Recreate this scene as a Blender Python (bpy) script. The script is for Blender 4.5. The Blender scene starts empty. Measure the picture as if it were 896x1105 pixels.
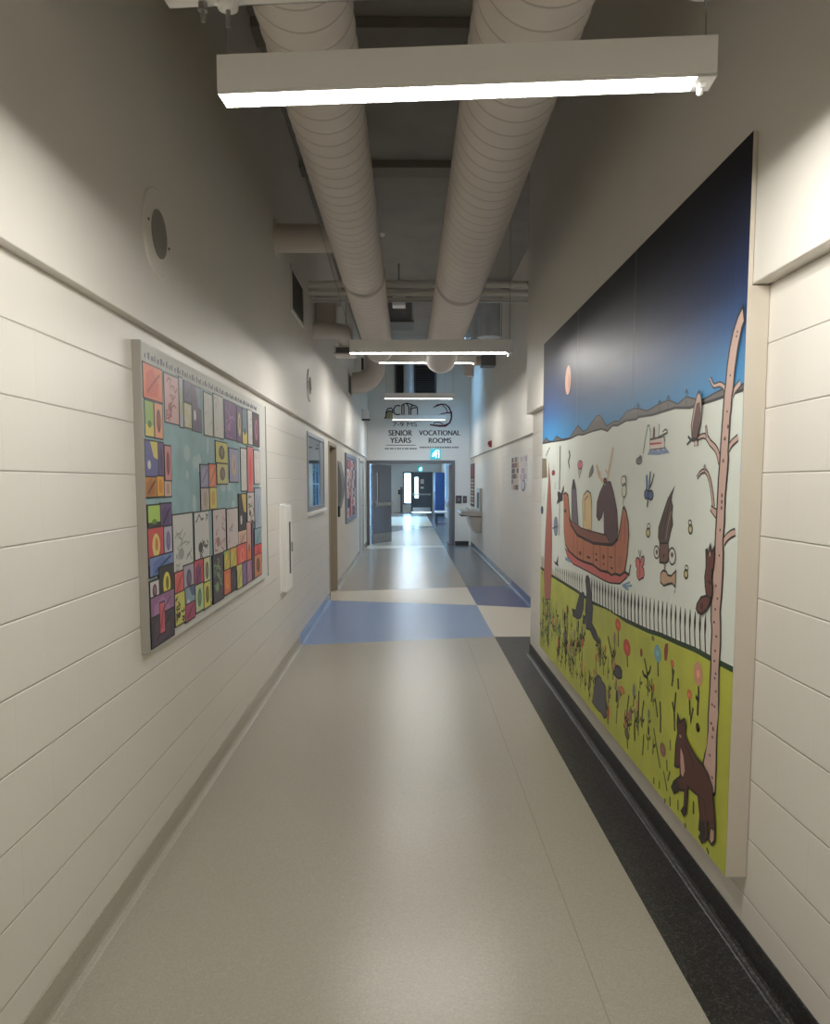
import bpy, bmesh, math, random
from mathutils import Vector, Matrix
S = bpy.context.scene
COL = S.collection
R = random.Random(7)

# ------------------------------------------------------------------ camera
F, CX, CY, H = 838., 448., 597.5, 1.57
PITCH = math.atan((CY - 521) / F)
YAW = math.atan(7 / math.hypot(F, CY - 521))
FW = Vector((math.sin(YAW)*math.cos(PITCH), math.cos(YAW)*math.cos(PITCH), -math.sin(PITCH)))
RT = Vector((math.cos(YAW), -math.sin(YAW), 0))
UP = RT.cross(FW)
cd = bpy.data.cameras.new('camera'); cam = bpy.data.objects.new('camera', cd); COL.objects.link(cam)
cam.matrix_world = Matrix((( RT.x, UP.x, -FW.x, 0), (RT.y, UP.y, -FW.y, 0), (RT.z, UP.z, -FW.z, H), (0, 0, 0, 1)))
cd.sensor_fit = 'HORIZONTAL'; cd.sensor_width = 36; cd.lens = 36*F/896
cd.shift_y = (CY - 552.5)/896; cd.clip_start = .05; cd.clip_end = 200
S.camera = cam

def ray(x, y): return FW + RT*((x-CX)/F) + UP*((CY-y)/F)
def onX(p, X):
    d = ray(*p); q = Vector((0, 0, H)) + d*(X/d.x); return (q.y, q.z)
def onY(p, Y):
    d = ray(*p); q = Vector((0, 0, H)) + d*(Y/d.y); return (q.x, q.z)

# ------------------------------------------------------------------ materials
def lin(c): return tuple(((v/255)/12.92 if v/255 <= .04045 else ((v/255+.055)/1.055)**2.4) for v in c)
MATS = {}
def mat(name, rgb, rough=.6, metal=0., noise=0., nscale=8., bump=0., bscale=60., emit=0., spec=.5, coat=0.):
    if name in MATS: return MATS[name]
    m = bpy.data.materials.new(name); m.use_nodes = True; nt = m.node_tree; N = nt.nodes; L = nt.links
    b = N['Principled BSDF']; c = lin(rgb) + (1,)
    b.inputs['Base Color'].default_value = c; b.inputs['Roughness'].default_value = rough
    b.inputs['Metallic'].default_value = metal; b.inputs['Specular IOR Level'].default_value = spec
    b.inputs['Coat Weight'].default_value = coat; b.inputs['Coat Roughness'].default_value = .15
    tc = N.new('ShaderNodeTexCoord')
    if noise:
        n = N.new('ShaderNodeTexNoise'); n.inputs['Scale'].default_value = nscale; n.inputs['Detail'].default_value = 4
        L.new(tc.outputs['Object'], n.inputs['Vector'])
        r = N.new('ShaderNodeMapRange'); r.inputs['From Min'].default_value = .3; r.inputs['From Max'].default_value = .7
        r.inputs['To Min'].default_value = 1-noise; r.inputs['To Max'].default_value = 1+noise
        L.new(n.outputs['Fac'], r.inputs['Value'])
        x = N.new('ShaderNodeVectorMath'); x.operation = 'SCALE'; x.inputs[0].default_value = c[:3]
        L.new(r.outputs['Result'], x.inputs['Scale']); L.new(x.outputs['Vector'], b.inputs['Base Color'])
    if bump:
        n = N.new('ShaderNodeTexNoise'); n.inputs['Scale'].default_value = bscale; n.inputs['Detail'].default_value = 3
        L.new(tc.outputs['Object'], n.inputs['Vector'])
        u = N.new('ShaderNodeBump'); u.inputs['Strength'].default_value = bump; u.inputs['Distance'].default_value = .004
        L.new(n.outputs['Fac'], u.inputs['Height']); L.new(u.outputs['Normal'], b.inputs['Normal'])
    if emit:
        b.inputs['Emission Color'].default_value = c; b.inputs['Emission Strength'].default_value = emit
    MATS[name] = m; return m

def block_mat(name, rgb, shift):
    m = bpy.data.materials.new(name); m.use_nodes = True; nt = m.node_tree; N = nt.nodes; L = nt.links
    b = N['Principled BSDF']; b.inputs['Roughness'].default_value = .42; b.inputs['Specular IOR Level'].default_value = .35
    g = N.new('ShaderNodeNewGeometry'); s = N.new('ShaderNodeSeparateXYZ'); L.new(g.outputs['Position'], s.inputs[0])
    def math_(op, a, bb=None, cc=None):
        n = N.new('ShaderNodeMath'); n.operation = op
        for i, v in enumerate((a, bb, cc)):
            if v is None: continue
            if isinstance(v, (int, float)): n.inputs[i].default_value = v
            else: L.new(v, n.inputs[i])
        return n.outputs[0]
    u = math_('DIVIDE', math_('ADD', s.outputs['Y'], s.outputs['X']), .2) if False else math_('DIVIDE', s.outputs['Z'], .2)
    row = math_('FLOOR', u)
    fr = math_('ABSOLUTE', math_('SUBTRACT', math_('FRACT', math_('ADD', u, .5)), .5))          # 0 at joint
    hz = math_('MINIMUM', math_('DIVIDE', fr, .02), 1.)
    par = math_('MODULO', row, 2.)
    yy = math_('DIVIDE', math_('ADD', math_('ADD', s.outputs['Y'], math_('MULTIPLY', par, .2)), shift), .4)
    fv = math_('ABSOLUTE', math_('SUBTRACT', math_('FRACT', math_('ADD', yy, 20.5)), .5))
    vz = math_('MINIMUM', math_('DIVIDE', fv, .010), 1.)
    no = N.new('ShaderNodeTexNoise'); no.inputs['Scale'].default_value = 1.3; no.inputs['Detail'].default_value = 3
    L.new(g.outputs['Position'], no.inputs['Vector'])
    vis = math_('MULTIPLY', math_('SUBTRACT', 1., vz), math_('MULTIPLY', no.outputs['Fac'], .2))
    h = math_('MULTIPLY', math_('SMOOTH_MIN', hz, 1., .2), 1.)
    h = math_('SUBTRACT', hz, vis)
    fine = N.new('ShaderNodeTexNoise'); fine.inputs['Scale'].default_value = 45; fine.inputs['Detail'].default_value = 4
    L.new(g.outputs['Position'], fine.inputs['Vector'])
    h = math_('ADD', h, math_('MULTIPLY', fine.outputs['Fac'], .12))
    bu = N.new('ShaderNodeBump'); bu.inputs['Strength'].default_value = .6; bu.inputs['Distance'].default_value = .006
    L.new(h, bu.inputs['Height']); L.new(bu.outputs['Normal'], b.inputs['Normal'])
    c = lin(rgb)
    k = math_('ADD', .9, math_('MULTIPLY', hz, .1))  # joints share the wall paint; groove shading is put into the colour
    k = math_('SUBTRACT', k, math_('MULTIPLY', vis, .2))
    k = math_('MULTIPLY', k, math_('ADD', .96, math_('MULTIPLY', no.outputs['Fac'], .08)))
    x = N.new('ShaderNodeVectorMath'); x.operation = 'SCALE'; x.inputs[0].default_value = c
    L.new(k, x.inputs['Scale']); L.new(x.outputs['Vector'], b.inputs['Base Color'])
    return m

def floor_mat(name, rgb, rough, speck, scale=300, spec=.5):
    m = bpy.data.materials.new(name); m.use_nodes = True; nt = m.node_tree; N = nt.nodes; L = nt.links
    b = N['Principled BSDF']; b.inputs['Roughness'].default_value = rough; b.inputs['Specular IOR Level'].default_value = spec
    g = N.new('ShaderNodeNewGeometry')
    v = N.new('ShaderNodeTexVoronoi'); v.inputs['Scale'].default_value = scale; L.new(g.outputs['Position'], v.inputs['Vector'])
    n = N.new('ShaderNodeTexNoise'); n.inputs['Scale'].default_value = 1.1; n.inputs['Detail'].default_value = 4; L.new(g.outputs['Position'], n.inputs['Vector'])
    ra = N.new('ShaderNodeValToRGB'); e = ra.color_ramp.elements
    c = lin(rgb)
    e[0].position = 0; e[0].color = tuple(q*(1-speck) for q in c) + (1,)
    e[1].position = 1; e[1].color = tuple(min(1, q*(1+speck)+speck*.02) for q in c) + (1,)
    for p, kk in ((.35, 1-.15*speck), (.75, 1+.15*speck)):
        q = e.new(p); q.color = tuple(t*kk for t in c) + (1,)
    sp = N.new('ShaderNodeSeparateColor'); L.new(v.outputs['Color'], sp.inputs[0]); L.new(sp.outputs[0], ra.inputs['Fac'])
    r = N.new('ShaderNodeMapRange'); r.inputs['To Min'].default_value = .95; r.inputs['To Max'].default_value = 1.05; L.new(n.outputs['Fac'], r.inputs['Value'])
    x = N.new('ShaderNodeVectorMath'); x.operation = 'SCALE'; L.new(ra.outputs['Color'], x.inputs[0]); L.new(r.outputs['Result'], x.inputs['Scale'])
    L.new(x.outputs['Vector'], b.inputs['Base Color'])
    bu = N.new('ShaderNodeBump'); bu.inputs['Strength'].default_value = .05; bu.inputs['Distance'].default_value = .003
    n2 = N.new('ShaderNodeTexNoise'); n2.inputs['Scale'].default_value = 5; L.new(g.outputs['Position'], n2.inputs['Vector'])
    L.new(n2.outputs['Fac'], bu.inputs['Height']); L.new(bu.outputs['Normal'], b.inputs['Normal'])
    return m

def glass_mat(name, tint=(235, 242, 245), rough=.02):
    m = bpy.data.materials.new(name); m.use_nodes = True; nt = m.node_tree; N = nt.nodes; L = nt.links
    N.remove(N['Principled BSDF']); o = N['Material Output']
    t = N.new('ShaderNodeBsdfTransparent'); t.inputs[0].default_value = lin(tint)+(1,)
    g = N.new('ShaderNodeBsdfGlossy'); g.inputs['Roughness'].default_value = rough
    f = N.new('ShaderNodeFresnel'); f.inputs[0].default_value = 1.45
    x = N.new('ShaderNodeMixShader'); L.new(f.outputs[0], x.inputs[0]); L.new(t.outputs[0], x.inputs[1]); L.new(g.outputs[0], x.inputs[2])
    L.new(x.outputs[0], o.inputs['Surface']); return m

def sky_paint():
    m = bpy.data.materials.new('painted_night_sky'); m.use_nodes = True; nt = m.node_tree; N = nt.nodes; L = nt.links
    b = N['Principled BSDF']; b.inputs['Roughness'].default_value = .5; b.inputs['Specular IOR Level'].default_value = .42
    g = N.new('ShaderNodeNewGeometry'); s = N.new('ShaderNodeSeparateXYZ'); L.new(g.outputs['Position'], s.inputs[0])
    r = N.new('ShaderNodeMapRange'); r.inputs['From Min'].default_value = 1.8; r.inputs['From Max'].default_value = 2.64; L.new(s.outputs['Z'], r.inputs['Value'])
    ra = N.new('ShaderNodeValToRGB'); e = ra.color_ramp.elements
    e[0].position = 0; e[0].color = lin((70, 160, 222))+(1,)
    e[1].position = 1; e[1].color = lin((13, 15, 28))+(1,)
    for p, c in ((.16, (48, 132, 190)), (.32, (30, 82, 138)), (.47, (26, 48, 92)), (.68, (20, 28, 54))):
        q = e.new(p); q.color = lin(c)+(1,)
    L.new(r.outputs['Result'], ra.inputs['Fac'])
    L.new(ra.outputs['Color'], b.inputs['Base Color'])
    w = N.new('ShaderNodeTexNoise'); w.inputs['Scale'].default_value = 3
    mp = N.new('ShaderNodeMapping'); mp.inputs['Scale'].default_value = (1, 14, .4); L.new(g.outputs['Position'], mp.inputs['Vector']); L.new(mp.outputs['Vector'], w.inputs['Vector'])
    bu = N.new('ShaderNodeBump'); bu.inputs['Strength'].default_value = .12; bu.inputs['Distance'].default_value = .004
    L.new(w.outputs['Fac'], bu.inputs['Height']); L.new(bu.outputs['Normal'], b.inputs['Normal'])
    return m

# ------------------------------------------------------------------ mesh builder
WL = {}
def wloc(o): return WL.get(o.name, Vector((0, 0, 0))) if o else Vector((0, 0, 0))
def tag(o, label=None, cat=None, group=None, kind=None):
    for k, v in (('label', label), ('category', cat), ('group', group), ('kind', kind)):
        if v: o[k] = v
    return o
def thing(name, loc, label, cat, group=None):
    o = bpy.data.objects.new(name, None); COL.objects.link(o); o.location = loc; o.empty_display_size = .1
    WL[o.name] = Vector(loc); return tag(o, label, cat, group)

class MB:
    def __init__(s): s.v = []; s.f = []; s.m = []; s.mats = []; s.sm = []
    def mi(s, m):
        if m not in s.mats: s.mats.append(m)
        return s.mats.index(m)
    def add(s, vs, fs, m, smooth=False):
        o = len(s.v); s.v += [Vector(v) for v in vs]; i = s.mi(m)
        for f in fs: s.f.append([o+k for k in f]); s.m.append(i); s.sm.append(smooth)
        return s
    def box(s, a, b, m):
        (x0, y0, z0), (x1, y1, z1) = a, b
        x0, x1 = sorted((x0, x1)); y0, y1 = sorted((y0, y1)); z0, z1 = sorted((z0, z1))
        return s.add([(x0,y0,z0),(x1,y0,z0),(x1,y1,z0),(x0,y1,z0),(x0,y0,z1),(x1,y0,z1),(x1,y1,z1),(x0,y1,z1)],
                     [(0,3,2,1),(4,5,6,7),(0,1,5,4),(1,2,6,5),(2,3,7,6),(3,0,4,7)], m)
    def prism(s, poly, axis, a, b, m):
        def P(p, t): return {'x': (t, p[0], p[1]), 'y': (p[0], t, p[1]), 'z': (p[0], p[1], t)}[axis]
        n = len(poly); vs = [P(p, a) for p in poly] + [P(p, b) for p in poly]
        fs = [tuple(range(n))[::-1], tuple(range(n, 2*n))] + [(i, (i+1) % n, n+(i+1) % n, n+i) for i in range(n)]
        return s.add(vs, fs, m)
    def tube(s, path, r, m, seg=16, caps=True):
        P = [Vector(p) for p in path]; n = len(P); rr = r if isinstance(r, (list, tuple)) else [r]*n
        t0 = (P[1]-P[0]).normalized(); a = Vector((0, 0, 1)) if abs(t0.z) < .9 else Vector((1, 0, 0))
        u = (a - t0*a.dot(t0)).normalized(); vs = []; fs = []
        for i in range(n):
            t = ((P[min(i+1, n-1)]-P[i]).normalized() + (P[i]-P[max(i-1, 0)]).normalized()).normalized()
            u = (u - t*u.dot(t)).normalized(); w = t.cross(u)
            for k in range(seg):
                q = 2*math.pi*k/seg; vs.append(P[i] + (u*math.cos(q) + w*math.sin(q))*rr[i])
        for i in range(n-1):
            for k in range(seg): fs.append((i*seg+k, i*seg+(k+1) % seg, (i+1)*seg+(k+1) % seg, (i+1)*seg+k))
        s.add(vs, fs, m, True)
        if caps: s.add([vs[k] for k in range(seg)] + [vs[(n-1)*seg+k] for k in range(seg)], [tuple(range(seg))[::-1], tuple(range(seg, 2*seg))], m)
        return s
    def poly(s, pts, X, m, axis='x'):
        vs = [(X, p[0], p[1]) if axis == 'x' else (p[0], X, p[1]) for p in pts]
        return s.add(vs, [tuple(range(len(vs)))], m)
    def stroke(s, pts, w, X, m, closed=False, axis='x'):
        P = [Vector(p) for p in pts]
        if closed: P.append(P[0])
        n = len(P); ww = w if isinstance(w, (list, tuple)) else [w]*n; L = []; Rr = []
        for i in range(n):
            a = P[i]-P[max(i-1, 0)]; b = P[min(i+1, n-1)]-P[i]
            if closed and i in (0, n-1): a = P[n-1]-P[n-2]; b = P[1]-P[0]
            a = a.normalized() if a.length > 1e-9 else b.normalized(); b = b.normalized() if b.length > 1e-9 else a
            t = a+b; t = t.normalized() if t.length > 1e-6 else a
            nn = Vector((-t.y, t.x)); k = ww[min(i, len(ww)-1)]/2/max(.6, abs(nn.dot(Vector((-a.y, a.x)))))
            L.append(P[i]+nn*k); Rr.append(P[i]-nn*k)
        f3 = (lambda q: (X, q.x, q.y)) if axis == 'x' else (lambda q: (q.x, X, q.y))
        return s.add([f3(q) for q in L+Rr], [(i, i+1, n+i+1, n+i) for i in range(n-1)], m)
    def ell(s, c, ry, rz, X, m, n=18, axis='x', rot=0.):
        pts = []
        for i in range(n):
            a = 2*math.pi*i/n; x, y = ry*math.cos(a), rz*math.sin(a)
            pts.append((c[0]+x*math.cos(rot)-y*math.sin(rot), c[1]+x*math.sin(rot)+y*math.cos(rot)))
        return s.poly(pts, X, m, axis)
    def build(s, name, parent=None, bevel=0., seg=2):
        me = bpy.data.meshes.new(name); off = wloc(parent)
        me.from_pydata([v-off for v in s.v], [], s.f)
        for m in s.mats: me.materials.append(m)
        for p, i, k in zip(me.polygons, s.m, s.sm): p.material_index = i; p.use_smooth = k
        me.update(); o = bpy.data.objects.new(name, me); COL.objects.link(o)
        if parent: o.parent = parent; WL[o.name] = off
        if bevel:
            b = o.modifiers.new('bevel', 'BEVEL'); b.width = bevel; b.segments = seg; b.limit_method = 'ANGLE'
        return o
def struct(name, mb, bevel=0.): return tag(mb.build(name, None, bevel), kind='structure')
def disc(mb, c, r, axis, t, m, seg=32):
    v = Vector({'x': (t, 0, 0), 'y': (0, t, 0), 'z': (0, 0, t)}[axis]); mb.tube([Vector(c), Vector(c)+v], r, m, seg); return mb
def text_mb(mb, body, cx, z0, z1, width, Y, m, depth=.004, bold=0.):
    cu = bpy.data.curves.new('t', 'FONT'); cu.body = body; cu.size = 1; cu.offset = bold
    ob = bpy.data.objects.new('t', cu); COL.objects.link(ob)
    bpy.context.view_layer.update(); dg = bpy.context.evaluated_depsgraph_get()
    me = bpy.data.meshes.new_from_object(ob.evaluated_get(dg))
    xs = [v.co.x for v in me.vertices]; ys = [v.co.y for v in me.vertices]
    x0, x1, y0, y1 = min(xs), max(xs), min(ys), max(ys)
    vs = [(cx + ((v.co.x-x0)/(x1-x0)-.5)*width, Y, z0 + (v.co.y-y0)/(y1-y0)*(z1-z0)) for v in me.vertices]
    mb.add(vs, [tuple(p.vertices) for p in me.polygons], m)
    bpy.data.objects.remove(ob); bpy.data.meshes.remove(me); bpy.data.curves.remove(cu)
def copy_thing(o, delta, rz=0, label=None):
    c = o.copy(); COL.objects.link(c); c.location = o.location + Vector(delta); c.rotation_euler = (0, 0, rz)
    if label: c['label'] = label
    for ch in list(o.children):
        d = ch.copy(); COL.objects.link(d); d.parent = c
        for g in list(ch.children):
            e = g.copy(); COL.objects.link(e); e.parent = d
    return c

# ------------------------------------------------------------------ palette
LENS, LAMP = 11., .185
WALL = (223, 219, 211)
m_blkL = block_mat('painted_block_left', WALL, -.05)
m_blkR = block_mat('painted_block_right', WALL, -.08)
m_wall = mat('painted_drywall', WALL, .5, noise=.02, nscale=1.5, bump=.06, bscale=180)
m_ceil = mat('ceiling_paint', (156, 153, 149), .8, noise=.08, nscale=3, bump=.2, bscale=30)
m_beam = mat('beam_paint', (138, 133, 127), .7, noise=.05)
m_duct = mat('duct_paint', (214, 206, 199), .55, noise=.03, nscale=5)
m_seam = mat('duct_seam_dark', (182, 173, 165), .6)
m_galv = mat('galvanised_steel', (206, 213, 224), .32, metal=.55, noise=.1, nscale=6)
m_white = mat('white_enamel', (242, 241, 238), .4)
m_lens = mat('lamp_diffuser', (255, 253, 246), .5, emit=LENS)
m_dark = mat('dark_plastic', (38, 37, 38), .5)
m_black = mat('black_void', (14, 14, 15), .6)
m_grey = mat('grey_enamel', (118, 121, 126), .45)
m_frame = mat('door_frame_grey', (104, 104, 106), .45, noise=.03)
m_door = mat('door_blue_grey', (122, 128, 142), .42, noise=.03)
m_doord = mat('door_dark_grey', (84, 90, 96), .45)
m_steel = mat('stainless_steel', (176, 174, 172), .3, metal=.9, noise=.05)
m_tan = mat('tan_door_frame', (164, 152, 134), .5)
m_rec = mat('pale_door', (196, 194, 190), .5)
m_alum = mat('aluminium_frame', (150, 156, 166), .38, metal=.35)
m_glass = glass_mat('window_glass')
m_red = mat('red_enamel', (128, 28, 34), .45)
m_cyan = mat('exit_sign_green', (30, 165, 180), .4, emit=.3)
m_wlit = mat('exit_sign_white', (225, 250, 250), .4, emit=.6)
m_blueL = mat('locker_blue', (44, 72, 128), .4, noise=.04)
m_ink = mat('sign_black', (26, 24, 24), .6)
m_ink2 = mat('sign_grey', (112, 108, 102), .6)
m_crim = mat('sign_dark_red', (86, 30, 36), .6)
m_olive = mat('sign_olive', (150, 138, 98), .6)

f_beige = floor_mat('floor_beige_speckle', (174, 168, 154), .29, .11, 220)
f_grey = floor_mat('floor_warm_grey', (166, 157, 144), .22, .08)
f_blue = floor_mat('floor_light_blue', (136, 160, 204), .26, .06)
f_white = floor_mat('floor_off_white', (224, 218, 203), .30, .06)
f_black = floor_mat('floor_black_fleck', (44, 43, 43), .36, 1.4, 170)
f_navy = floor_mat('floor_navy', (58, 72, 132), .28, .1)
f_slate = floor_mat('floor_slate', (98, 100, 108), .24, .12)
f_seam = mat('floor_weld_line', (152, 145, 132), .5)

# ------------------------------------------------------------------ floor
b = MB(); XS = .879
def fl(pts, m): b.add([(x, y, 0) for x, y in pts], [tuple(range(len(pts)))], m)
def yl(a, c, x): return a[1] + (c[1]-a[1])*(x-a[0])/(c[0]-a[0])
L1 = ((-1.06, 7.44), (XS, 7.84)); L2 = ((-1.06, 10.33), (XS, 9.9)); L3 = ((-1.06, 11.2), (XS, 11.64))
XW, sx = -1.30, .585
def E(l, x): return (x, yl(l[0], l[1], x))
fl([(XW, -4), (sx, -4), E(L1, sx), E(L1, XW)], f_beige)
fl([(sx, -4), (sx+.004, -4), E(L1, sx+.004), E(L1, sx)], f_seam)
fl([(sx+.004, -4), (XS, -4), E(L1, XS), E(L1, sx+.004)], f_beige)
fl([E(L1, XW), E(L1, XS), E(L2, XS), E(L2, XW)], f_blue)
fl([E(L2, XW), E(L2, XS), E(L3, XS), E(L3, XW)], f_white)
G1 = ((-1.06, 18.5), (XS, 18.9)); G2 = ((-1.06, 24.0), (XS, 27.5)); G3 = ((-1.06, 28.6), (XS, 28.2)); G4 = ((-1.06, 36), (XS, 36.4))
fl([E(L3, XW), E(L3, XS), E(G1, XS), E(G1, XW)], f_grey)
fl([E(G1, XW), E(G1, XS), (XS, 19.56), (XW, 19.56)], f_white)
fl([(XW, 19.56), (XS, 19.56), (XS, 19.66), (XW, 19.66)], m_frame)
XF = -1.75
fl([(XF, 19.66), (XS, 19.66), E(G2, XS), E(G2, XF)], f_beige)
fl([E(G2, XF), E(G2, XS), E(G3, XS), E(G3, XF)], f_slate)
fl([E(G3, XF), E(G3, XS), E(G4, XS), E(G4, XF)], f_white)
fl([E(G4, XF), E(G4, XS), (XS, 42), (XF, 42)], f_grey)
XR = 1.75
fl([(XS, -4), (XR, -4), (XR, 7.84), (XS, 7.84)], f_black)
fl([(XS, 7.84), (XR, 7.84), (XR, 9.62), (XS, 9.9)], f_white)
fl([(XS, 9.9), (XR, 9.62), (XR, 11.9), (XS, 11.64)], f_navy)
fl([(XS, 11.64), (XR, 11.9), (XR, 42), (XS, 42)], f_slate)
struct('floor', b)

# ------------------------------------------------------------------ walls
ZL, ZC = 2.183, 4.57
XL, XLU, XRB, XRU, XFB, XFU = -1.06, -1.022, 1.12, 1.066, 1.57, 1.53
W0, W1, WZ0, WZ1 = 8.17, 9.76, 1.26, 2.11      # side window
D0, D1, E0, E1 = 10.33, 11.42, 16.75, 18.3     # door recesses on the left
b = MB()
b.box((XL-.2, -4, 0), (XL, W0, ZL), m_blkL); b.box((XL-.2, W0, 0), (XL, W1, WZ0), m_blkL)
b.box((XL-.2, W0, WZ1), (XL, W1, ZL), m_blkL); b.box((XL-.2, W1, 0), (XL, D0, ZL), m_blkL)
b.box((XL-.2, D1, 0), (XL, E0, ZL), m_wall); b.box((XL-.2, E1, 0), (XL, 19.6, ZL), m_wall)
b.box((XL-.2, D0, 2.12), (XL, D1, ZL), m_wall); b.box((XL-.2, E0, 2.1), (XL, E1, ZL), m_wall)
struct('wall_left', b)
b = MB(); b.box((XL-.2, -4, ZL), (XLU, 19.6, ZC), m_wall); struct('wall_left_upper', b, .004)
b = MB(); b.box((XRB, -4, 0), (1.75, 7.05, ZL), m_blkR); struct('wall_right', b, .006)
b = MB(); b.box((XRU, -4, ZL), (1.75, 7.09, ZC), m_wall); struct('wall_right_upper', b, .004)
b = MB(); b.box((XFB, 7.05, 0), (1.75, 13.2, ZL), m_blkR); b.box((XFB, 13.215, 0), (1.75, 19.6, ZL), m_wall)
b.box((XFB+.01, 13.2, 0), (1.75, 13.215, ZL), m_seam); struct('wall_right_far', b)
b = MB(); b.box((XFU, 7.09, ZL), (1.75, 19.6, ZC), m_wall); struct('wall_right_far_upper', b, .004)
b = MB(); b.box((-1.26, -4.1, 0), (1.75, -4, ZC), m_wall); struct('wall_behind', b)
# ceiling with a skylight well over the far end
SK = (.4, 1.3, 16.4, 18.8)
b = MB()
b.box((-1.26, -4.1, ZC), (1.75, SK[2], ZC+.15), m_ceil); b.box((-1.26, SK[3], ZC), (1.75, 19.8, ZC+.15), m_ceil)
b.box((-1.26, SK[2], ZC), (SK[0], SK[3], ZC+.15), m_ceil); b.box((SK[1], SK[2], ZC), (1.75, SK[3], ZC+.15), m_ceil)
struct('ceiling', b)
for i, y in enumerate((.8, 2.98, 5.31, 7.55, 11.9)):
    b = MB(); b.box((XLU, y, ZC-.07), (XRU if y < 7 else XFU, y+.24, ZC), m_beam)
    struct('trim_%d' % (i+1), b, .005)
# fire wall with door opening
OX0, OX1, OZ = -.98, 1.075, 2.05
b = MB(); YF = 19.6
b.box((-1.26, YF, 0), (OX0-.06, YF+.15, OZ+.06), m_wall); b.box((OX1+.08, YF, 0), (1.75, YF+.15, OZ+.06), m_wall)
b.box((-1.26, YF, OZ+.06), (1.75, YF+.15, ZC), m_wall); struct('wall_end', b)
b = MB()
b.box((OX0-.07, YF-.03, 0), (OX0, YF+.17, OZ+.08), m_frame); b.box((OX1, YF-.03, 0), (OX1+.09, YF+.17, OZ+.08), m_frame)
b.box((OX0, YF-.03, OZ), (OX1, YF+.17, OZ+.08), m_frame); struct('trim_6', b, .006)
# corridor beyond
b = MB(); b.box((-1.85, 19.75, 0), (-1.75, 41.7, 2.8), m_wall); struct('wall_left_beyond', b)
b = MB(); b.box((1.70, 19.75, 0), (1.8, 31.2, 2.8), m_wall); b.box((1.70, 31.2, 0), (1.8, 36, .5), m_wall); b.box((1.70, 36, 0), (1.8, 41.7, 2.8), m_wall)
b.box((1.70, 31.2, 2.5), (1.8, 36, 2.8), m_wall); struct('wall_right_beyond', b)
b = MB()
for k in range(5): b.box((1.70, 31.2+k*1.16, .5), (1.79, 31.26+k*1.16, 2.5), m_alum)
b.box((1.70, 31.2, .5), (1.79, 35.9, .56), m_alum); b.box((1.70, 31.2, 1.5), (1.79, 35.9, 1.55), m_alum)
b.box((1.74, 31.2, .5), (1.75, 35.9, 2.5), m_glass); struct('window_3', b)
b = MB(); b.box((-1.85, 19.75, 2.75), (1.8, 41.7, 2.9), m_white); struct('ceiling_beyond', b)
YE = 41.5
b = MB(); b.box((-1.85, YE, 0), (-.30, YE+.2, 2.8), m_wall); b.box((1.27, YE, 0), (1.8, YE+.2, 2.8), m_wall); b.box((-.30, YE, 2.14), (1.27, YE+.2, 2.8), m_wall)
b.box((-.30, YE, 0), (.16, YE+.2, .42), m_wall); struct('wall_end_beyond', b)
b = MB()   # sidelite and exit door frame
for x0, x1 in ((-.30, -.22), (.12, .18), (1.22, 1.28)): b.box((x0, YE-.02, .42 if x0 < 0 else 0), (x1, YE+.12, 2.14), m_doord)
b.box((-.30, YE-.02, 2.06), (1.28, YE+.12, 2.14), m_doord); b.box((-.30, YE-.02, .42), (.18, YE+.12, .5), m_doord)
b.box((-.22, YE+.05, .5), (.12, YE+.06, 2.06), m_glass); struct('window_2', b)
dr = tag(MB().build('door_3'), kind='structure')
b = MB(); x0, x1, g0, g1, h0, h1 = .18, 1.22, .34, .52, .76, 1.86
b.box((x0, YE+.02, .02), (g0, YE+.07, 2.06), m_doord); b.box((g1, YE+.02, .02), (x1, YE+.07, 2.06), m_doord)
b.box((g0, YE+.02, .02), (g1, YE+.07, h0), m_doord); b.box((g0, YE+.02, h1), (g1, YE+.07, 2.06), m_doord)
b.build('leaf', dr)
b = MB(); b.box((g0, YE+.04, h0), (g1, YE+.05, h1), m_glass); tag(b.build('vision_pane', dr), 'narrow glass pane')
b = MB(); b.box((x0+.03, YE-.06, .92), (x1-.04, YE-.02, 1.0), m_steel); b.box((x0+.03, YE-.04, .9), (x0+.1, YE+.02, 1.02), m_steel); b.box((x1-.12, YE-.04, .9), (x1-.04, YE+.02, 1.02), m_steel); tag(b.build('push_bar', dr, .006), 'steel push bar')
b = MB(); b.box((x0+.05, YE+.012, .04), (x1-.05, YE+.02, .26), m_steel); tag(b.build('kick_plate', dr), 'steel kick plate')
m_paper = mat('white_paper', (222, 222, 218), .7)
for z0, z1, w in ((1.52, 1.76, .18), (1.26, 1.36, .17)):
    b = MB(); b.box((.64, YE+.014, z0), (.64+w, YE+.02, z1), m_paper)
    tag(b.build('posted_notice'), 'white notice taped on the dark exit door at the very end, %s of the two' % ('upper' if z0 > 1.4 else 'lower'), 'notice', 'notices on the end door')

# baseboards : coved vinyl
def cove(name, xw, sgn, segs, h=.1):
    b = MB()
    prof = [(0, h), (.006, h), (.007, .030)] + [(.007+.022*(1-math.cos(a)), .030-.028*math.sin(a)) for a in (.4, .8, 1.2, math.pi/2)] + [(.034, 0), (0, 0)]
    prof = [(xw-sgn*p[0]*1., p[1]) for p in prof]
    for y0, y1, m in segs: b.prism(prof, 'y', y0, y1, m)
    return struct(name, b)
cove('baseboard_left', XL, -1, [(-4, 7.45, f_beige), (7.45, D0, f_blue)])
cove('baseboard_left_far', XL, -1, [(D1, E0, f_grey), (E1, 19.55, f_grey)])
cove('baseboard_right', XRB, 1, [(-4, 7.05, f_black)])
cove('baseboard_right_far', XFB, 1, [(7.06, 9.7, f_white), (9.7, 11.85, f_navy), (11.85, 19.55, f_slate)])
b = MB(); b.box((OX1+.1, YF-.008, 0), (XFB-.05, YF, .1), f_black); struct('baseboard_end', b)

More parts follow.
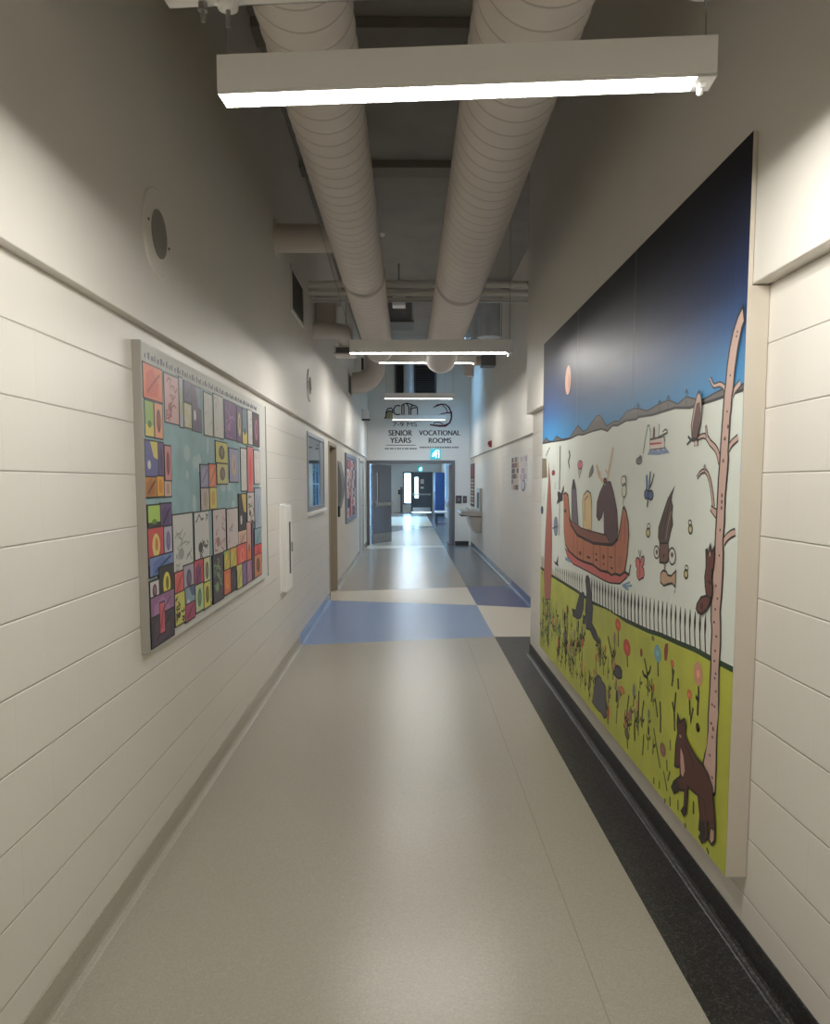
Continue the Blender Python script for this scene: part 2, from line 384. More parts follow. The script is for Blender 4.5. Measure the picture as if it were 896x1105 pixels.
# side window on the left
b = MB(); w = .05
xo, xi = XL+.012, XL-.12
b.box((xi, W0, WZ0), (xo, W0+w, WZ1), m_alum); b.box((xi, W1-w, WZ0), (xo, W1, WZ1), m_alum)
b.box((xi, W0+w, WZ1-w), (xo, W1-w, WZ1), m_alum); b.box((xi, W0+w, WZ0), (xo, W1-w, WZ0+w), m_alum)
b.box((xi+.03, W0+1.2, WZ0+w), (xo-.01, W1-w, WZ1-w), m_alum)
w1 = tag(b.build('window_1', None, .004), kind='structure')
b = MB(); b.box((XL-.008, W0+w, WZ0+w), (XL-.003, W0+1.2, WZ1-w), m_glass); b.build('pane', w1)
b = MB(); b.box((XL-.06, W0+w, WZ0+w), (XL-.055, W0+1.2, WZ1-w), m_black); tag(b.build('dark_sheet', w1), 'black sheet painting the darkness seen in the glass')  # added black sheet, paints the dark strips of the pane
b = MB(); b.box((XL-.02, W0-.02, WZ0-.035), (XL+.035, W1+.02, WZ0), m_white); b.build('window_sill', w1, .006)
m_refl = mat('pale_blue_reflection', (206, 216, 236), .6)  # pale blue slats paint a reflection on the window glass
b = MB(); b.box((XL-.5, W0-.3, WZ0-.3), (XL-.48, W1+.3, WZ1+.05), m_black); b.box((XL-.48, W0-.3, WZ0-.3), (XL-.2, W0-.28, WZ1+.05), m_black)
b.box((XL-.48, W1+.28, WZ0-.3), (XL-.2, W1+.3, WZ1+.05), m_black); b.box((XL-.48, W0-.3, WZ1+.05), (XL-.2, W1+.3, WZ1+.07), m_black); b.box((XL-.48, W0-.3, WZ0-.32), (XL-.2, W1+.3, WZ0-.3), m_black)
struct('dark_room_box', b)  # added box, coloured black to paint an unlit room
bl = MB()
for k in range(22): bl.box((XL-.03, W0+.36, WZ0+.055+k*.032), (XL-.018, W0+.84, WZ0+.083+k*.032), m_refl)
bl.box((XL-.035, W0+.36, WZ1-.09), (XL-.015, W0+.84, WZ1-.052), m_refl)
tag(bl.build('window_reflection'), 'pale blue slatted strip painting a reflection in the left side window', 'reflection')

# door recesses on the left
b = MB()
b.box((XL-.30, D0, 0), (XL+.012, D0+.05, 2.12), m_tan); b.box((XL-.30, D1-.05, 0), (XL+.012, D1, 2.12), m_tan); b.box((XL-.30, D0+.05, 2.07), (XL+.012, D1-.05, 2.12), m_tan)
dd = tag(b.build('door_1', None, .004), kind='structure')
b = MB(); b.box((XL-.24, D0+.05, .01), (XL-.19, D1-.05, 2.07), m_tan); b.build('leaf', dd)
b = MB(); b.tube([(XL-.19, D1-.14, 1.0), (XL-.13, D1-.14, 1.0), (XL-.13, D1-.26, 1.0)], .011, m_steel, 10); b.build('handle', dd)
b = MB(); m_pf = mat('pale_door_frame', (176, 178, 180), .45)
b.box((XL-.15, E0, 0), (XL+.014, E0+.06, 2.1), m_pf); b.box((XL-.15, E1-.06, 0), (XL+.014, E1, 2.1), m_pf); b.box((XL-.15, E0+.06, 2.04), (XL+.014, E1-.06, 2.1), m_pf)
dd = tag(b.build('door_2', None, .004), kind='structure')
b = MB(); b.box((XL-.07, E0+.06, .01), (XL-.02, E1-.06, 2.04), m_rec); b.build('leaf', dd)
b = MB(); b.tube([(XL-.02, E1-.2, 1.05), (XL+.03, E1-.2, 1.05), (XL+.03, E1-.32, 1.05)], .012, m_steel, 10); b.build('handle', dd)

# fire door leaf, swung away from the camera
hx, hy = -.945, 19.82; ang = math.radians(63)
fd = thing('fire_door', (hx, hy, 0), 'blue-grey fire door leaf standing open at the left of the corridor doorway', 'door')
ux, uy = math.cos(ang), math.sin(ang); nx, ny = math.sin(ang), -math.cos(ang)   # along the leaf, towards the camera side
def dp(a, n, z): return (hx+ux*a+nx*n, hy+uy*a+ny*n, z)
def dbox(b, a0, a1, n0, n1, z0, z1, m):
    b.add([dp(a0,n0,z0),dp(a1,n0,z0),dp(a1,n1,z0),dp(a0,n1,z0),dp(a0,n0,z1),dp(a1,n0,z1),dp(a1,n1,z1),dp(a0,n1,z1)], [(0,3,2,1),(4,5,6,7),(0,1,5,4),(1,2,6,5),(2,3,7,6),(3,0,4,7)], m)
b = MB(); gl, gh = .24, .36
dbox(b, 0, gl, -.022, .022, .012, 2.03, m_door); dbox(b, gh, 1.03, -.022, .022, .012, 2.03, m_door); dbox(b, gl, gh, -.022, .022, .012, 1.0, m_door); dbox(b, gl, gh, -.022, .022, 1.84, 2.03, m_door); b.build('leaf', fd)
b = MB(); dbox(b, gl, gh, -.004, .004, 1.0, 1.84, m_glass); dbox(b, gl-.02, gl, -.03, .03, .98, 1.86, m_grey); dbox(b, gh, gh+.02, -.03, .03, .98, 1.86, m_grey); tag(b.build('vision_pane', fd), 'narrow dark glass pane')
b = MB(); dbox(b, .1, .98, .05, .085, .98, 1.06, m_steel); dbox(b, .08, .2, .022, .06, .95, 1.09, m_steel); dbox(b, .9, 1.0, .022, .06, .95, 1.09, m_steel); tag(b.build('push_bar', fd), 'steel push bar')
b = MB(); dbox(b, .03, 1.0, .022, .026, .03, .26, m_steel); tag(b.build('kick_plate', fd), 'steel kick plate')
b = MB()
for z in (.25, 1.0, 1.8): b.tube([dp(-.012, .024, z), dp(-.012, .024, z+.11)], .012, m_steel, 8)
b.build('hinge', fd)
fd2 = thing('fire_door', (1.04, 19.82, 0), 'blue-grey fire door leaf folded back behind the right door jamb', 'door')
b = MB(); b.box((1.04, 19.83, .012), (1.085, 20.85, 2.03), m_door); b.build('leaf', fd2)
b = MB(); b.box((1.0, 19.9, .98), (1.03, 20.75, 1.06), m_steel); b.box((1.02, 19.9, .95), (1.045, 20.0, 1.09), m_steel); b.box((1.02, 20.65, .95), (1.045, 20.75, 1.09), m_steel); tag(b.build('push_bar', fd2), 'steel push bar')

# ------------------------------------------------------------------ light fixtures
def fixture(cx, cy, z, rz, top, label, rl=.06, lean=0.):
    t = thing('pendant_light', (cx, cy, z), label, 'light', 'linear pendant lights along the corridor')
    Lh, d, h = .595, .036, .092
    P = lambda x, y, zz: (cx+x, cy+y, z+zz)
    b = MB()
    b.box(P(-Lh, -d, .008), P(Lh, d, h), m_white); b.box(P(-Lh, -d, 0), P(Lh, -d+.003, .008), m_white); b.box(P(-Lh, d-.003, 0), P(Lh, d, .008), m_white)
    b.box(P(Lh-.045, -d, 0), P(Lh, d, .008), m_white); b.box(P(-Lh, -d, 0), P(-Lh+.003, d, .008), m_white)
    b.build('housing', t, .0015)
    b = MB(); b.box(P(-Lh+.003, -d+.003, .001), P(Lh-.045, d-.003, .007), m_lens); tag(b.build('diffuser', t), 'glowing white diffuser strip')
    b = MB(); b.box(P(Lh-.034, -.012, -.012), P(Lh-.018, .014, 0), m_white); b.tube([P(Lh-.026, -.006, -.006), P(Lh-.026, .012, -.016)], .007, m_white, 12); tag(b.build('sensor', t, .002), 'small white sensor knob')
    for sx_ in (-1, 1):
        xt = sx_*(Lh-.02) - (lean if sx_ < 0 else 0); rc = rl if sx_ < 0 else .06
        b = MB(); b.tube([P(sx_*(Lh-.02), 0, h), P(xt, 0, top)], .0022, m_steel, 8); b.build('hanger_wire', t)
        b = MB(); b.tube([P(xt, 0, top-.012), P(xt, 0, top-.008), P(xt, 0, top+.012)], [rc*.5, rc*.9, rc], m_white, 24)
        b.tube([P(xt, 0, top-.05), P(xt, 0, top-.012)], .006, m_steel, 10); tag(b.build('canopy', t), 'round white canopy')
    t.rotation_euler = (0, 0, rz); return t
fx1 = fixture(.130, 1.98, 2.514, -math.radians(4.6), .2238, 'large white linear pendant light nearest the viewer, across the top of the corridor', .027)
fx2 = fixture(.165, 5.80, 2.515, -math.radians(1), 2.04, 'second linear pendant light from the front, below the far part of the ducts', .05, .56)
zz3 = ((.235, 9.72, 3.035, 'third linear pendant light, its bright strip interrupted by the duct ends'),
       (.19, 13.45, 3.0, 'fourth linear pendant light, just above the two logos on the end wall'),
       (.24, 17.6, 2.975, 'fifth linear pendant light, in front of the two logos on the end wall'))
fx3 = fixture(zz3[0][0], zz3[0][1], zz3[0][2], 0, 1.523, zz3[0][3])
for x, y, z, l in zz3[1:]:
    c = copy_thing(fx3, (x-zz3[0][0], y-zz3[0][1], z-zz3[0][2]), 0, l)
copy_thing(fx2, (0, -8.2, 0), 0, 'linear pendant light hung behind the viewer, out of the photo')
for x, y, l in ((.1, 22.2, 'nearest linear pendant light in the corridor beyond the fire door'), (.1, 29.4, 'middle linear pendant light in the corridor beyond the fire door'), (.1, 37.5, 'last linear pendant light in the corridor beyond the fire door, near the exit door')):
    fixture(x, y, 2.6, 0, .138, l)
# strut channel that carries the first light
def ch(name, x0, x1, y, z, rz, label):
    t = thing(name, ((x0+x1)/2, y, z), label, 'strut'); b = MB()
    b.box((x0, y-.02, z), (x1, y-.015, z+.04), m_white); b.box((x0, y+.015, z), (x1, y+.02, z+.04), m_white); b.box((x0, y-.02, z), (x1, y+.02, z+.006), m_white)
    b.build('channel', t, .001)
    for x in (x0+.09, x1-.06):
        b = MB(); b.tube([(x, y, z-.045), (x, y, ZC)], .005, m_steel, 10); b.tube([(x, y, z-.02), (x, y, z)], .012, m_steel, 6); b.build('threaded_rod', t)
    t.rotation_euler = (0, 0, rz); return t
ch('strut_channel', -.60, .88, 1.985, 2.750, -math.radians(4.6), 'white metal strut channel carrying the nearest pendant light')

# ------------------------------------------------------------------ ducts
def spiral(t, name, x, z, r, y0, y1, m, pitch=.115):
    b = MB(); seg = 40; npp = 12; dy = pitch/npp; n = int((y1-y0)/dy); vs = []; fa = []; fb = []
    for i in range(n+1):
        for k in range(seg):
            a = 2*math.pi*k/seg; q = r + (.0032 if i % npp in (0, 1) else 0)
            vs.append((x+q*math.cos(a), min(y1, y0+i*dy+pitch*k/seg), z+q*math.sin(a)))
    for i in range(n):
        tgt = fb if i % npp == 0 else fa
        for k in range(seg):
            if k < seg-1: tgt.append((i*seg+k, i*seg+k+1, (i+1)*seg+k+1, (i+1)*seg+k))
            elif i+npp+1 <= n: tgt.append((i*seg+k, (i+npp)*seg, (i+npp+1)*seg, (i+1)*seg+k))
    b.add(vs, fa, m, True); o = len(b.v)-len(vs); mi_ = b.mi(m_seam)
    for f in fb: b.f.append([o+k for k in f]); b.m.append(mi_); b.sm.append(True)
    return b.build(name, t)
def long_duct(x, z, r, y1, label, ycoup):
    t = thing('spiral_duct', (x, 1.98, z-r), label, 'duct', 'spiral ducts along the corridor')
    spiral(t, 'duct_tube', x, z, r, -3.9, y1, m_duct)
    b = MB(); b.tube([(x, y1-.14, z), (x, y1-.135, z), (x, y1+.02, z), (x, y1+.05, z)], [r+.002, r+.004, r+.004, r*.92], m_duct, 40); b.build('end_cap', t, 0)
    for y in ycoup:
        b = MB(); b.tube([(x, y-.035, z), (x, y-.03, z), (x, y+.03, z), (x, y+.035, z)], [r+.001, r+.008, r+.008, r+.001], m_seam, 40, False); tag(b.build('coupling', t), 'darker coupling band')
        b = MB(); b.tube([(x, y-.06, z), (x, y-.05, z)], r+.008, m_steel, 40, False)
        s = 1 if x > 0 else -1; b.tube([(x+s*(r+.012), y-.055, z), (x+s*(r+.012), y-.055, ZC)], .0025, m_steel, 8)
        b.build('hanger', t)
    return t
long_duct(-.335, 3.10, .156, 9.05, 'painted spiral duct, the slimmer left one of the two long ducts', (5.9, 1.0))
long_duct(.388, 3.07, .181, 9.5, 'painted spiral duct, the wider right one of the two long ducts', (5.9, 1.1))
def arc(c, r, a0, a1, f, n=8): return [f(c, r, a0+(a1-a0)*i/n) for i in range(n+1)]
t = thing('branch_duct', (XLU, 6.2, 3.45), 'round branch duct leaving the left wall above the slimmer long duct', 'duct')
b = MB(); b.tube([(XLU, 6.2, 3.45), (-.47, 6.2, 3.45)] + [(-.47+.14*math.sin(a), 6.2, 3.45-.14*(1-math.cos(a))) for a in (.3, .7, 1.1, 1.45)] + [(-.33, 6.2, 3.26)], .105, m_duct, 28); b.build('duct_tube', t)
b = MB(); b.tube([(XLU, 6.2, 3.45), (XLU+.012, 6.2, 3.45)], .135, m_wall, 32); b.build('wall_collar', t)
t = thing('branch_duct', (XLU, 8.6, 3.2), 'bent branch duct with a dark outlet grille by the left wall', 'duct')
b = MB(); b.tube([(XLU, 8.55, 3.2), (-.85, 8.55, 3.2)] + [(-.85+.15*math.sin(a), 8.55+.15*(1-math.cos(a)), 3.2) for a in (.3, .7, 1.1, 1.5)] + [(-.70, 8.85, 3.17), (-.70, 9.0, 3.12)], .085, m_duct, 24); b.build('duct_tube', t)
b = MB(); b.box((-.83, 8.85, 3.0), (-.60, 9.15, 3.09), m_duct); b.box((-.81, 8.846, 3.015), (-.62, 8.85, 3.075), m_dark)
for k in range(5): b.box((-.81, 8.84, 3.02+k*.011), (-.62, 8.847, 3.024+k*.011), m_grey)
tag(b.build('grille', t), 'dark slotted grille')
for hp in ((-.70, 8.9, 3.2),): b = MB(); b.tube([hp, (hp[0], hp[1], ZC)], .004, m_steel, 8); b.build('hanger_rod', t)
t = thing('box_duct', (-.9, 8.9, 3.3), 'rectangular grey duct drop on the left wall above the bent branch duct', 'duct')
b = MB(); b.box((XLU, 8.75, 3.32), (-.80, 9.05, 3.57), m_duct); b.build('duct_box', t, .008)
b = MB(); b.box((XLU, 8.70, 3.57), (-.77, 9.1, 3.6), m_seam); b.build('flange', t, .003)
t = thing('elbow_duct', (XLU, 14.35, 3.38), 'fat grey elbow duct coming out of the left wall and turning up', 'duct')
b = MB(); b.tube([(XLU+.004, 14.35, 3.38), (-.92, 14.35, 3.38)] + [(-.92+.32*math.sin(a), 14.35, 3.38+.32*(1-math.cos(a))) for a in (.25, .5, .75, 1.0, 1.25, 1.5)] + [(-.6, 14.35, 3.9), (-.6, 14.35, ZC)], .19, m_duct, 28); b.build('duct_tube', t)
b = MB(); b.tube([(-.38, 14.35, 4.2), (-.38, 14.35, ZC)], .004, m_steel, 8); b.box((-.41, 14.33, 4.19), (-.37, 14.37, 4.2), m_steel); b.build('hanger_rod', t)
t = thing('elbow_duct', (1.1, 14, 3.4), 'small grey elbow duct hanging near the right wall at the far end', 'duct')
b = MB(); b.tube([(1.08, 14, 3.45), (1.08, 14, 3.62)] + [(1.08+.1*(1-math.cos(a)), 14, 3.62+.1*math.sin(a)) for a in (.4, .8, 1.2, 1.55)] + [(1.3, 14, 3.72)], .085, m_duct, 24); b.build('duct_tube', t)
b = MB(); b.box((1.28, 13.85, 3.62), (XFU, 14.15, 3.8), m_grey); b.build('duct_box', t, .006)
for hp in ((1.36, 13.9, 3.8), (1.36, 14.1, 3.8)): b = MB(); b.tube([hp, (hp[0], hp[1], ZC)], .004, m_steel, 8); b.build('hanger_rod', t)
t = thing('riser_duct', (1.22, 12, 3.8), 'shiny galvanised riser duct by the right wall above the pipes', 'duct')
b = MB(); b.tube([(1.22, 12, 3.78), (1.22, 12, ZC)], .165, m_galv, 32); b.build('duct_tube', t)
b = MB(); b.tube([(1.22, 12, 3.76), (1.22, 12, 3.8)], .175, m_galv, 32); b.build('collar', t)
for hp in ((1.41, 12, 3.78),): b = MB(); b.tube([hp, (hp[0], hp[1], ZC)], .004, m_steel, 8); b.build('hanger_rod', t)
t = thing('riser_duct', (.01, 19.2, 3.8), 'shiny galvanised riser duct in front of the dark louvre on the end wall', 'duct')
b = MB(); b.tube([(.01, 19.2, 3.76), (.01, 19.2, ZC)], .125, m_galv, 32); b.build('duct_tube', t)
b = MB(); b.tube([(.01, 19.2, 3.74), (.01, 19.2, 3.78)], .135, m_galv, 32); b.build('collar', t)
for hp in ((.16, 19.2, 3.76),): b = MB(); b.tube([hp, (hp[0], hp[1], ZC)], .004, m_steel, 8); b.build('hanger_rod', t)
t = thing('louvre', (.17, YF, 3.8), 'dark louvre panel with grey frame high on the end wall', 'louvre')
b = MB(); b.box((-.35, YF-.02, 3.75), (.70, YF, 4.5), m_grey); b.build('louvre_frame', t, .004)
b = MB(); b.box((-.30, YF-.022, 3.80), (.65, YF-.02, 4.45), m_dark)
for k in range(16): b.add([(-.30, YF-.022, 3.81+k*.04), (.65, YF-.022, 3.81+k*.04), (.65, YF-.045, 3.79+k*.04), (-.30, YF-.045, 3.79+k*.04)], [(0, 1, 2, 3)], m_frame)
b.build('blades', t)
t = thing('cross_duct', (-.2, 13, 4.1), 'dark grey rectangular duct under the ceiling between the two long ducts', 'duct')
b = MB(); b.box((-.42, 12.6, 4.12), (.06, 13.2, ZC), m_grey); b.build('duct_box', t, .01)
b = MB(); b.box((-.45, 12.57, 4.1), (.09, 13.23, 4.13), m_frame); b.build('flange', t, .004)
for hp in ((-.44, 12.6, 4.13), (.08, 12.6, 4.13)): b = MB(); b.tube([hp, (hp[0], hp[1], ZC)], .004, m_steel, 8); b.build('hanger_rod', t)
t = thing('junction_box', (-.13, 11, 4.0), 'small pale box hanging under the ceiling between the two long ducts', 'box')
b = MB(); b.box((-.22, 10.9, 3.99), (-.04, 11.1, 4.12), m_white); b.build('enclosure', t, .006)
b = MB(); b.tube([(-.13, 11, 4.12), (-.13, 11, ZC)], .012, m_steel, 10); b.build('hanging_conduit', t)
# pipes across the corridor
for i, (z, r, l) in enumerate(((3.602, .035, 'upper pale pipe of the two crossing the corridor behind the ducts'), (3.514, .034, 'lower pale pipe of the two crossing the corridor behind the ducts'))):
    b = MB(); b.tube([(XLU, 8.2, z), (XFU, 8.2, z)], r, m_white, 20)
    tag(b.build('cross_pipe'), l, 'pipe', 'pipes crossing the corridor')
b = MB(); b.box((XLU, 8.18, 3.424), (XFU, 8.22, 3.431), m_white); b.box((XLU, 8.18, 3.424), (XFU, 8.185, 3.466), m_white); b.box((XLU, 8.215, 3.424), (XFU, 8.22, 3.466), m_white)
tag(b.build('strut_rail'), 'flat pale strut rail crossing the corridor just below the two pipes', 'strut')
b = MB(); b.tube([(-.90, -3.9, 4.5), (-.90, 12.3, 4.5)], .025, m_beam, 12); tag(b.build('ceiling_conduit'), 'long grey conduit along the ceiling beside the left wall', 'conduit')

# ------------------------------------------------------------------ left wall fittings
def round_speaker(y, z, r, label):
    t = thing('wall_speaker', (XLU, y, z), label, 'speaker', 'round wall speakers')
    b = MB(); x = XLU
    b.tube([(x, y, z), (x+.007, y, z), (x+.010, y, z)], [r, r, r-.008], m_wall, 48); b.build('rim', t)
    m_sp = mat('speaker_mesh', (140, 136, 130), .7)
    b = MB(); disc(b, (x+.010, y, z), r*.53, 'x', .004, m_sp, 40)
    for k in range(3): b.tube([(x+.014, y + r*(.45-.13*k)*math.cos(a*math.pi/20), z + r*(.45-.13*k)*math.sin(a*math.pi/20)) for a in range(41)], .0015, m_sp, 5)
    tag(b.build('mesh_cone', t), 'grey mesh centre')
    for s in (-1, 1): b = disc(MB(), (x+.0095, y+s*r*.72, z-.02*s), .006, 'x', .003, m_dark, 10); b.build('screw', t)
sy, sz = onX((169, 253), XLU)
round_speaker(sy, sz, .178, 'round white wall speaker, the large nearer one on the upper left wall')
sy, sz = onX((333.5, 416), XLU)
round_speaker(sy, sz, .165, 'round white wall speaker, the farther one past the first wall vent')
m_vent = mat('vent_slats', (124, 119, 113), .5)
def vent(pa, pb, label):
    (y0, z0), (y1, z1) = onX(pa, XLU), onX(pb, XLU); zc = (z0+z1)/2; hh = .2
    t = thing('air_vent', (XLU, (y0+y1)/2, zc), label, 'vent', 'air vents on the upper left wall'); b = MB(); x = XLU
    for a, c in (((y0, zc-hh), (y0+.03, zc+hh)), ((y1-.03, zc-hh), (y1, zc+hh)), ((y0+.03, zc-hh), (y1-.03, zc-hh+.03)), ((y0+.03, zc+hh-.03), (y1-.03, zc+hh))):
        b.box((x, a[0], a[1]), (x+.014, c[0], c[1]), m_wall)
    b.build('vent_frame', t, .002)
    b = MB(); b.box((x, y0+.03, zc-hh+.03), (x+.003, y1-.03, zc+hh-.03), m_vent)
    n = 14
    for k in range(n):
        z = zc-hh+.04+k*(2*hh-.08)/n
        b.add([(x+.003, y0+.03, z+.018), (x+.003, y1-.03, z+.018), (x+.013, y1-.03, z+.002), (x+.013, y0+.03, z+.002)], [(0, 1, 2, 3)], m_vent)
    tag(b.build('slats', t), 'dark grey slats')
vent((313.5, 314), (327, 328), 'rectangular grey air vent, the nearer one high on the left wall')
vent((375.3, 413), (379, 416), 'rectangular grey air vent, the farther one high on the left wall')
t = thing('emergency_light', (XLU, 2.2, 2.92), 'white emergency light unit at the very top left, on the left wall', 'light')
b = MB(); b.box((XLU, 2.165, 2.922), (XLU+.163, 2.33, 3.1), m_white); b.build('case', t, .015)
b = MB(); b.box((XLU, 2.18, 2.95), (XLU+.004, 2.32, 3.13), m_grey); b.build('mounting_plate', t)
b = MB(); b.box((XLU, 2.15, 3.1), (XLU+.17, 2.35, 3.11), m_white); b.build('lid', t, .003)
yy0, zz0 = onX((391, 450), XLU)
t = thing('emergency_light', (XLU, yy0, zz0-.06), 'small white wall unit with dark underside on the upper left wall near the doorway', 'light')
b = MB(); b.box((XLU, yy0-.12, zz0-.05), (XLU+.14, yy0+.12, zz0+.14), m_white); b.build('case', t, .01)
b = MB(); b.box((XLU, yy0-.12, zz0-.075), (XLU+.17, yy0+.12, zz0-.05), m_dark); tag(b.build('base', t), 'dark underside')
b = MB(); b.box((XLU, yy0-.1, zz0+.14), (XLU+.01, yy0+.1, zz0+.16), m_grey); b.build('mounting_plate', t)
t = thing('wall_box', (XLU, 10.6, 3.3), 'white rounded wall box beyond the bent branch duct', 'box')
yy0, zz0 = onX((383, 397), XLU)
t.location = (XLU, yy0, zz0-.15); WL[t.name] = Vector((XLU, yy0, zz0-.15))
b = MB(); b.box((XLU, yy0-.08, zz0-.14), (XLU+.13, yy0+.08, zz0+.2), m_white); b.build('case', t, .02)
b = MB(); b.box((XLU+.13, yy0-.06, zz0-.12), (XLU+.17, yy0+.06, zz0+.18), m_dark); tag(b.build('face', t, .01), 'black face')
# extinguisher cabinet
y0, y1, z0, z1 = 6.37, 6.66, .668, 1.385
t = thing('extinguisher_cabinet', (XL, (y0+y1)/2, z0), 'white fire extinguisher cabinet with a slim dark window on the left wall', 'cabinet')
b = MB(); b.box((XL, y0, z0), (XL+.052, y1, z1), m_white); b.build('case', t, .003)
b = MB(); b.box((XL+.052, y0+.012, z0+.012), (XL+.06, y1-.012, z1-.012), m_white); dpart = b.build('door', t, .002)
b = MB(); b.box((XL+.06, y0+.13, z0+.14), (XL+.0615, y0+.2, z1-.14), m_dark); tag(b.build('pane', dpart), 'dark glass slot')
b = MB(); b.box((XL+.06, y1-.05, z0+.32), (XL+.07, y1-.03, z0+.4), m_steel); b.build('latch', dpart)
b = MB(); b.box((XL, y0-.012, z0-.012), (XL+.008, y1+.012, z1+.012), m_white); b.build('mounting_flange', t, .002)
# wall panel and reader after first recess
(ya, za), (yb, zb) = onX((363.6, 497), XL), onX((369, 548), XL)
b = MB(); n = 12
prof = [(XL + .004 + .055*math.sin(math.pi*i/n), za + (zb-za)*i/n) for i in range(n+1)] + [(XL, zb), (XL, za)]
b.prism(prof, 'y', ya+.12, yb-.1, m_grey)
tag(b.build('wall_sign'), 'tall bowed grey wall sign beside the first door recess on the left', 'sign')
(ya, za) = onX((365, 552), XL)
t = thing('card_reader', (XL, ya, za-.08), 'small black card reader on the left wall below the bowed grey sign', 'card reader')
b = MB(); b.box((XL, ya-.06, za-.08), (XL+.03, ya+.06, za+.08), m_dark); b.build('case', t, .006)
b = MB(); b.box((XL+.03, ya-.035, za+.01), (XL+.033, ya+.035, za+.055), m_grey); b.build('keypad', t)
b = MB(); b.box((XL, ya-.065, za-.085), (XL+.005, ya+.065, za+.085), m_dark); b.build('mounting_plate', t)

# ------------------------------------------------------------------ collage boards
FR = {'A': (570, 400, 3.446), 'B': (570, 640, 3.446), 'C': (570, 140, 3.446), 'D': (575, 460, 11.06), 'E': (590, 540, 8.96), 'F': (675, 440, 6.892),
      'G': (675, 540, 6.892), 'H': (575, 620, 7.89), 'I': (650, 660, 5.973), 'J': (660, 760, 5.814), 'K': (580, 360, 7.467), 'L': (690, 320, 6.892),
      'Q1': (130, 350, 5.27), 'Q2': (130, 530, 5.27), 'V1': (405, 425, 15.78), 'V2': (445, 425, 14.73)}
def im(fr, p): f = FR[fr]; return (f[0]+p[0]/f[2], f[1]+p[1]/f[2])
def pc(rgb, rough=.5, g=1.0):
    rgb = tuple(max(0, min(255, int(c*g))) for c in rgb)
    return mat('paint_%02x%02x%02x' % rgb + ('' if rough == .5 else '_m'), rgb, rough)
BX = -1.03
t = thing('collage_board', (XL, 4.35, .89), 'large student art collage board on the left wall, nearest the viewer', 'notice board', 'student collage boards')
m_bedge = mat('board_trim', (162, 158, 149), .5); by0, by1, bz0, bz1 = 3.04, 5.66, .893, 2.116
b = MB(); b.box((XL, by0, bz0), (BX-.004, by1, bz1), mat('board_edge', (170, 166, 158), .5)); b.box((XL, by0-.004, bz0), (BX+.004, by0+.012, bz1), m_bedge); b.box((XL, by1-.012, bz0), (BX+.004, by1+.004, bz1), m_bedge)
b.build('board_frame', t, .002)
b = MB(); b.box((BX-.004, by0+.014, bz0), (BX, by1-.014, bz1), mat('white_backing', (214, 214, 210), .6, noise=.03)); tag(b.build('backing_sheet', t), 'white border sheet')
tl, br = onX(im('Q1', (122, 205)), BX), onX(im('Q2', (798, 470)), BX)
cy0, cy1, cz1, cz0 = tl[0], br[0], 2.02, 1.0
cz1 = tl[1]; cz0 = onX(im('Q2', (165, 812)), BX)[1]
m_teal = mat('collage_sky', (150, 182, 188), .6, noise=.12, nscale=7)
b = MB(); b.box((BX, cy0, cz0), (BX+.001, cy1, cz1), m_teal)
for k in range(16):
    b.ell((R.uniform(3.6, 4.6), R.uniform(1.42, 1.85)), R.uniform(.02, .06), R.uniform(.02, .05), BX+.0013+k*.00002, pc((176, 196, 198)), 14)
b.build('sky_sheet', t)
b = MB(); nt_ = 58
for k in range(nt_):
    y = cy0+.03+(cy1-cy0-.05)*k/nt_
    for zt in (cz1+.025, cz0-.03):
        b.box((BX, y, zt-.009), (BX+.0008, y+.012+.008*(k % 3), zt+.009+.008*(k % 2)), pc((74, 80, 96)))
b.build('border_print', t)['kind'] = 'stuff'
GR, PU, OR, YE_, WH, RD, BK, LV, PK, GN, NV, MV, TL_ = ((200,198,190)), (84,60,112), (222,104,62), (214,196,86), (214,208,204), (196,64,66), (38,34,38), (150,142,176), (206,160,160), (142,176,80), (84,84,146), (140,90,138), (132,162,170)
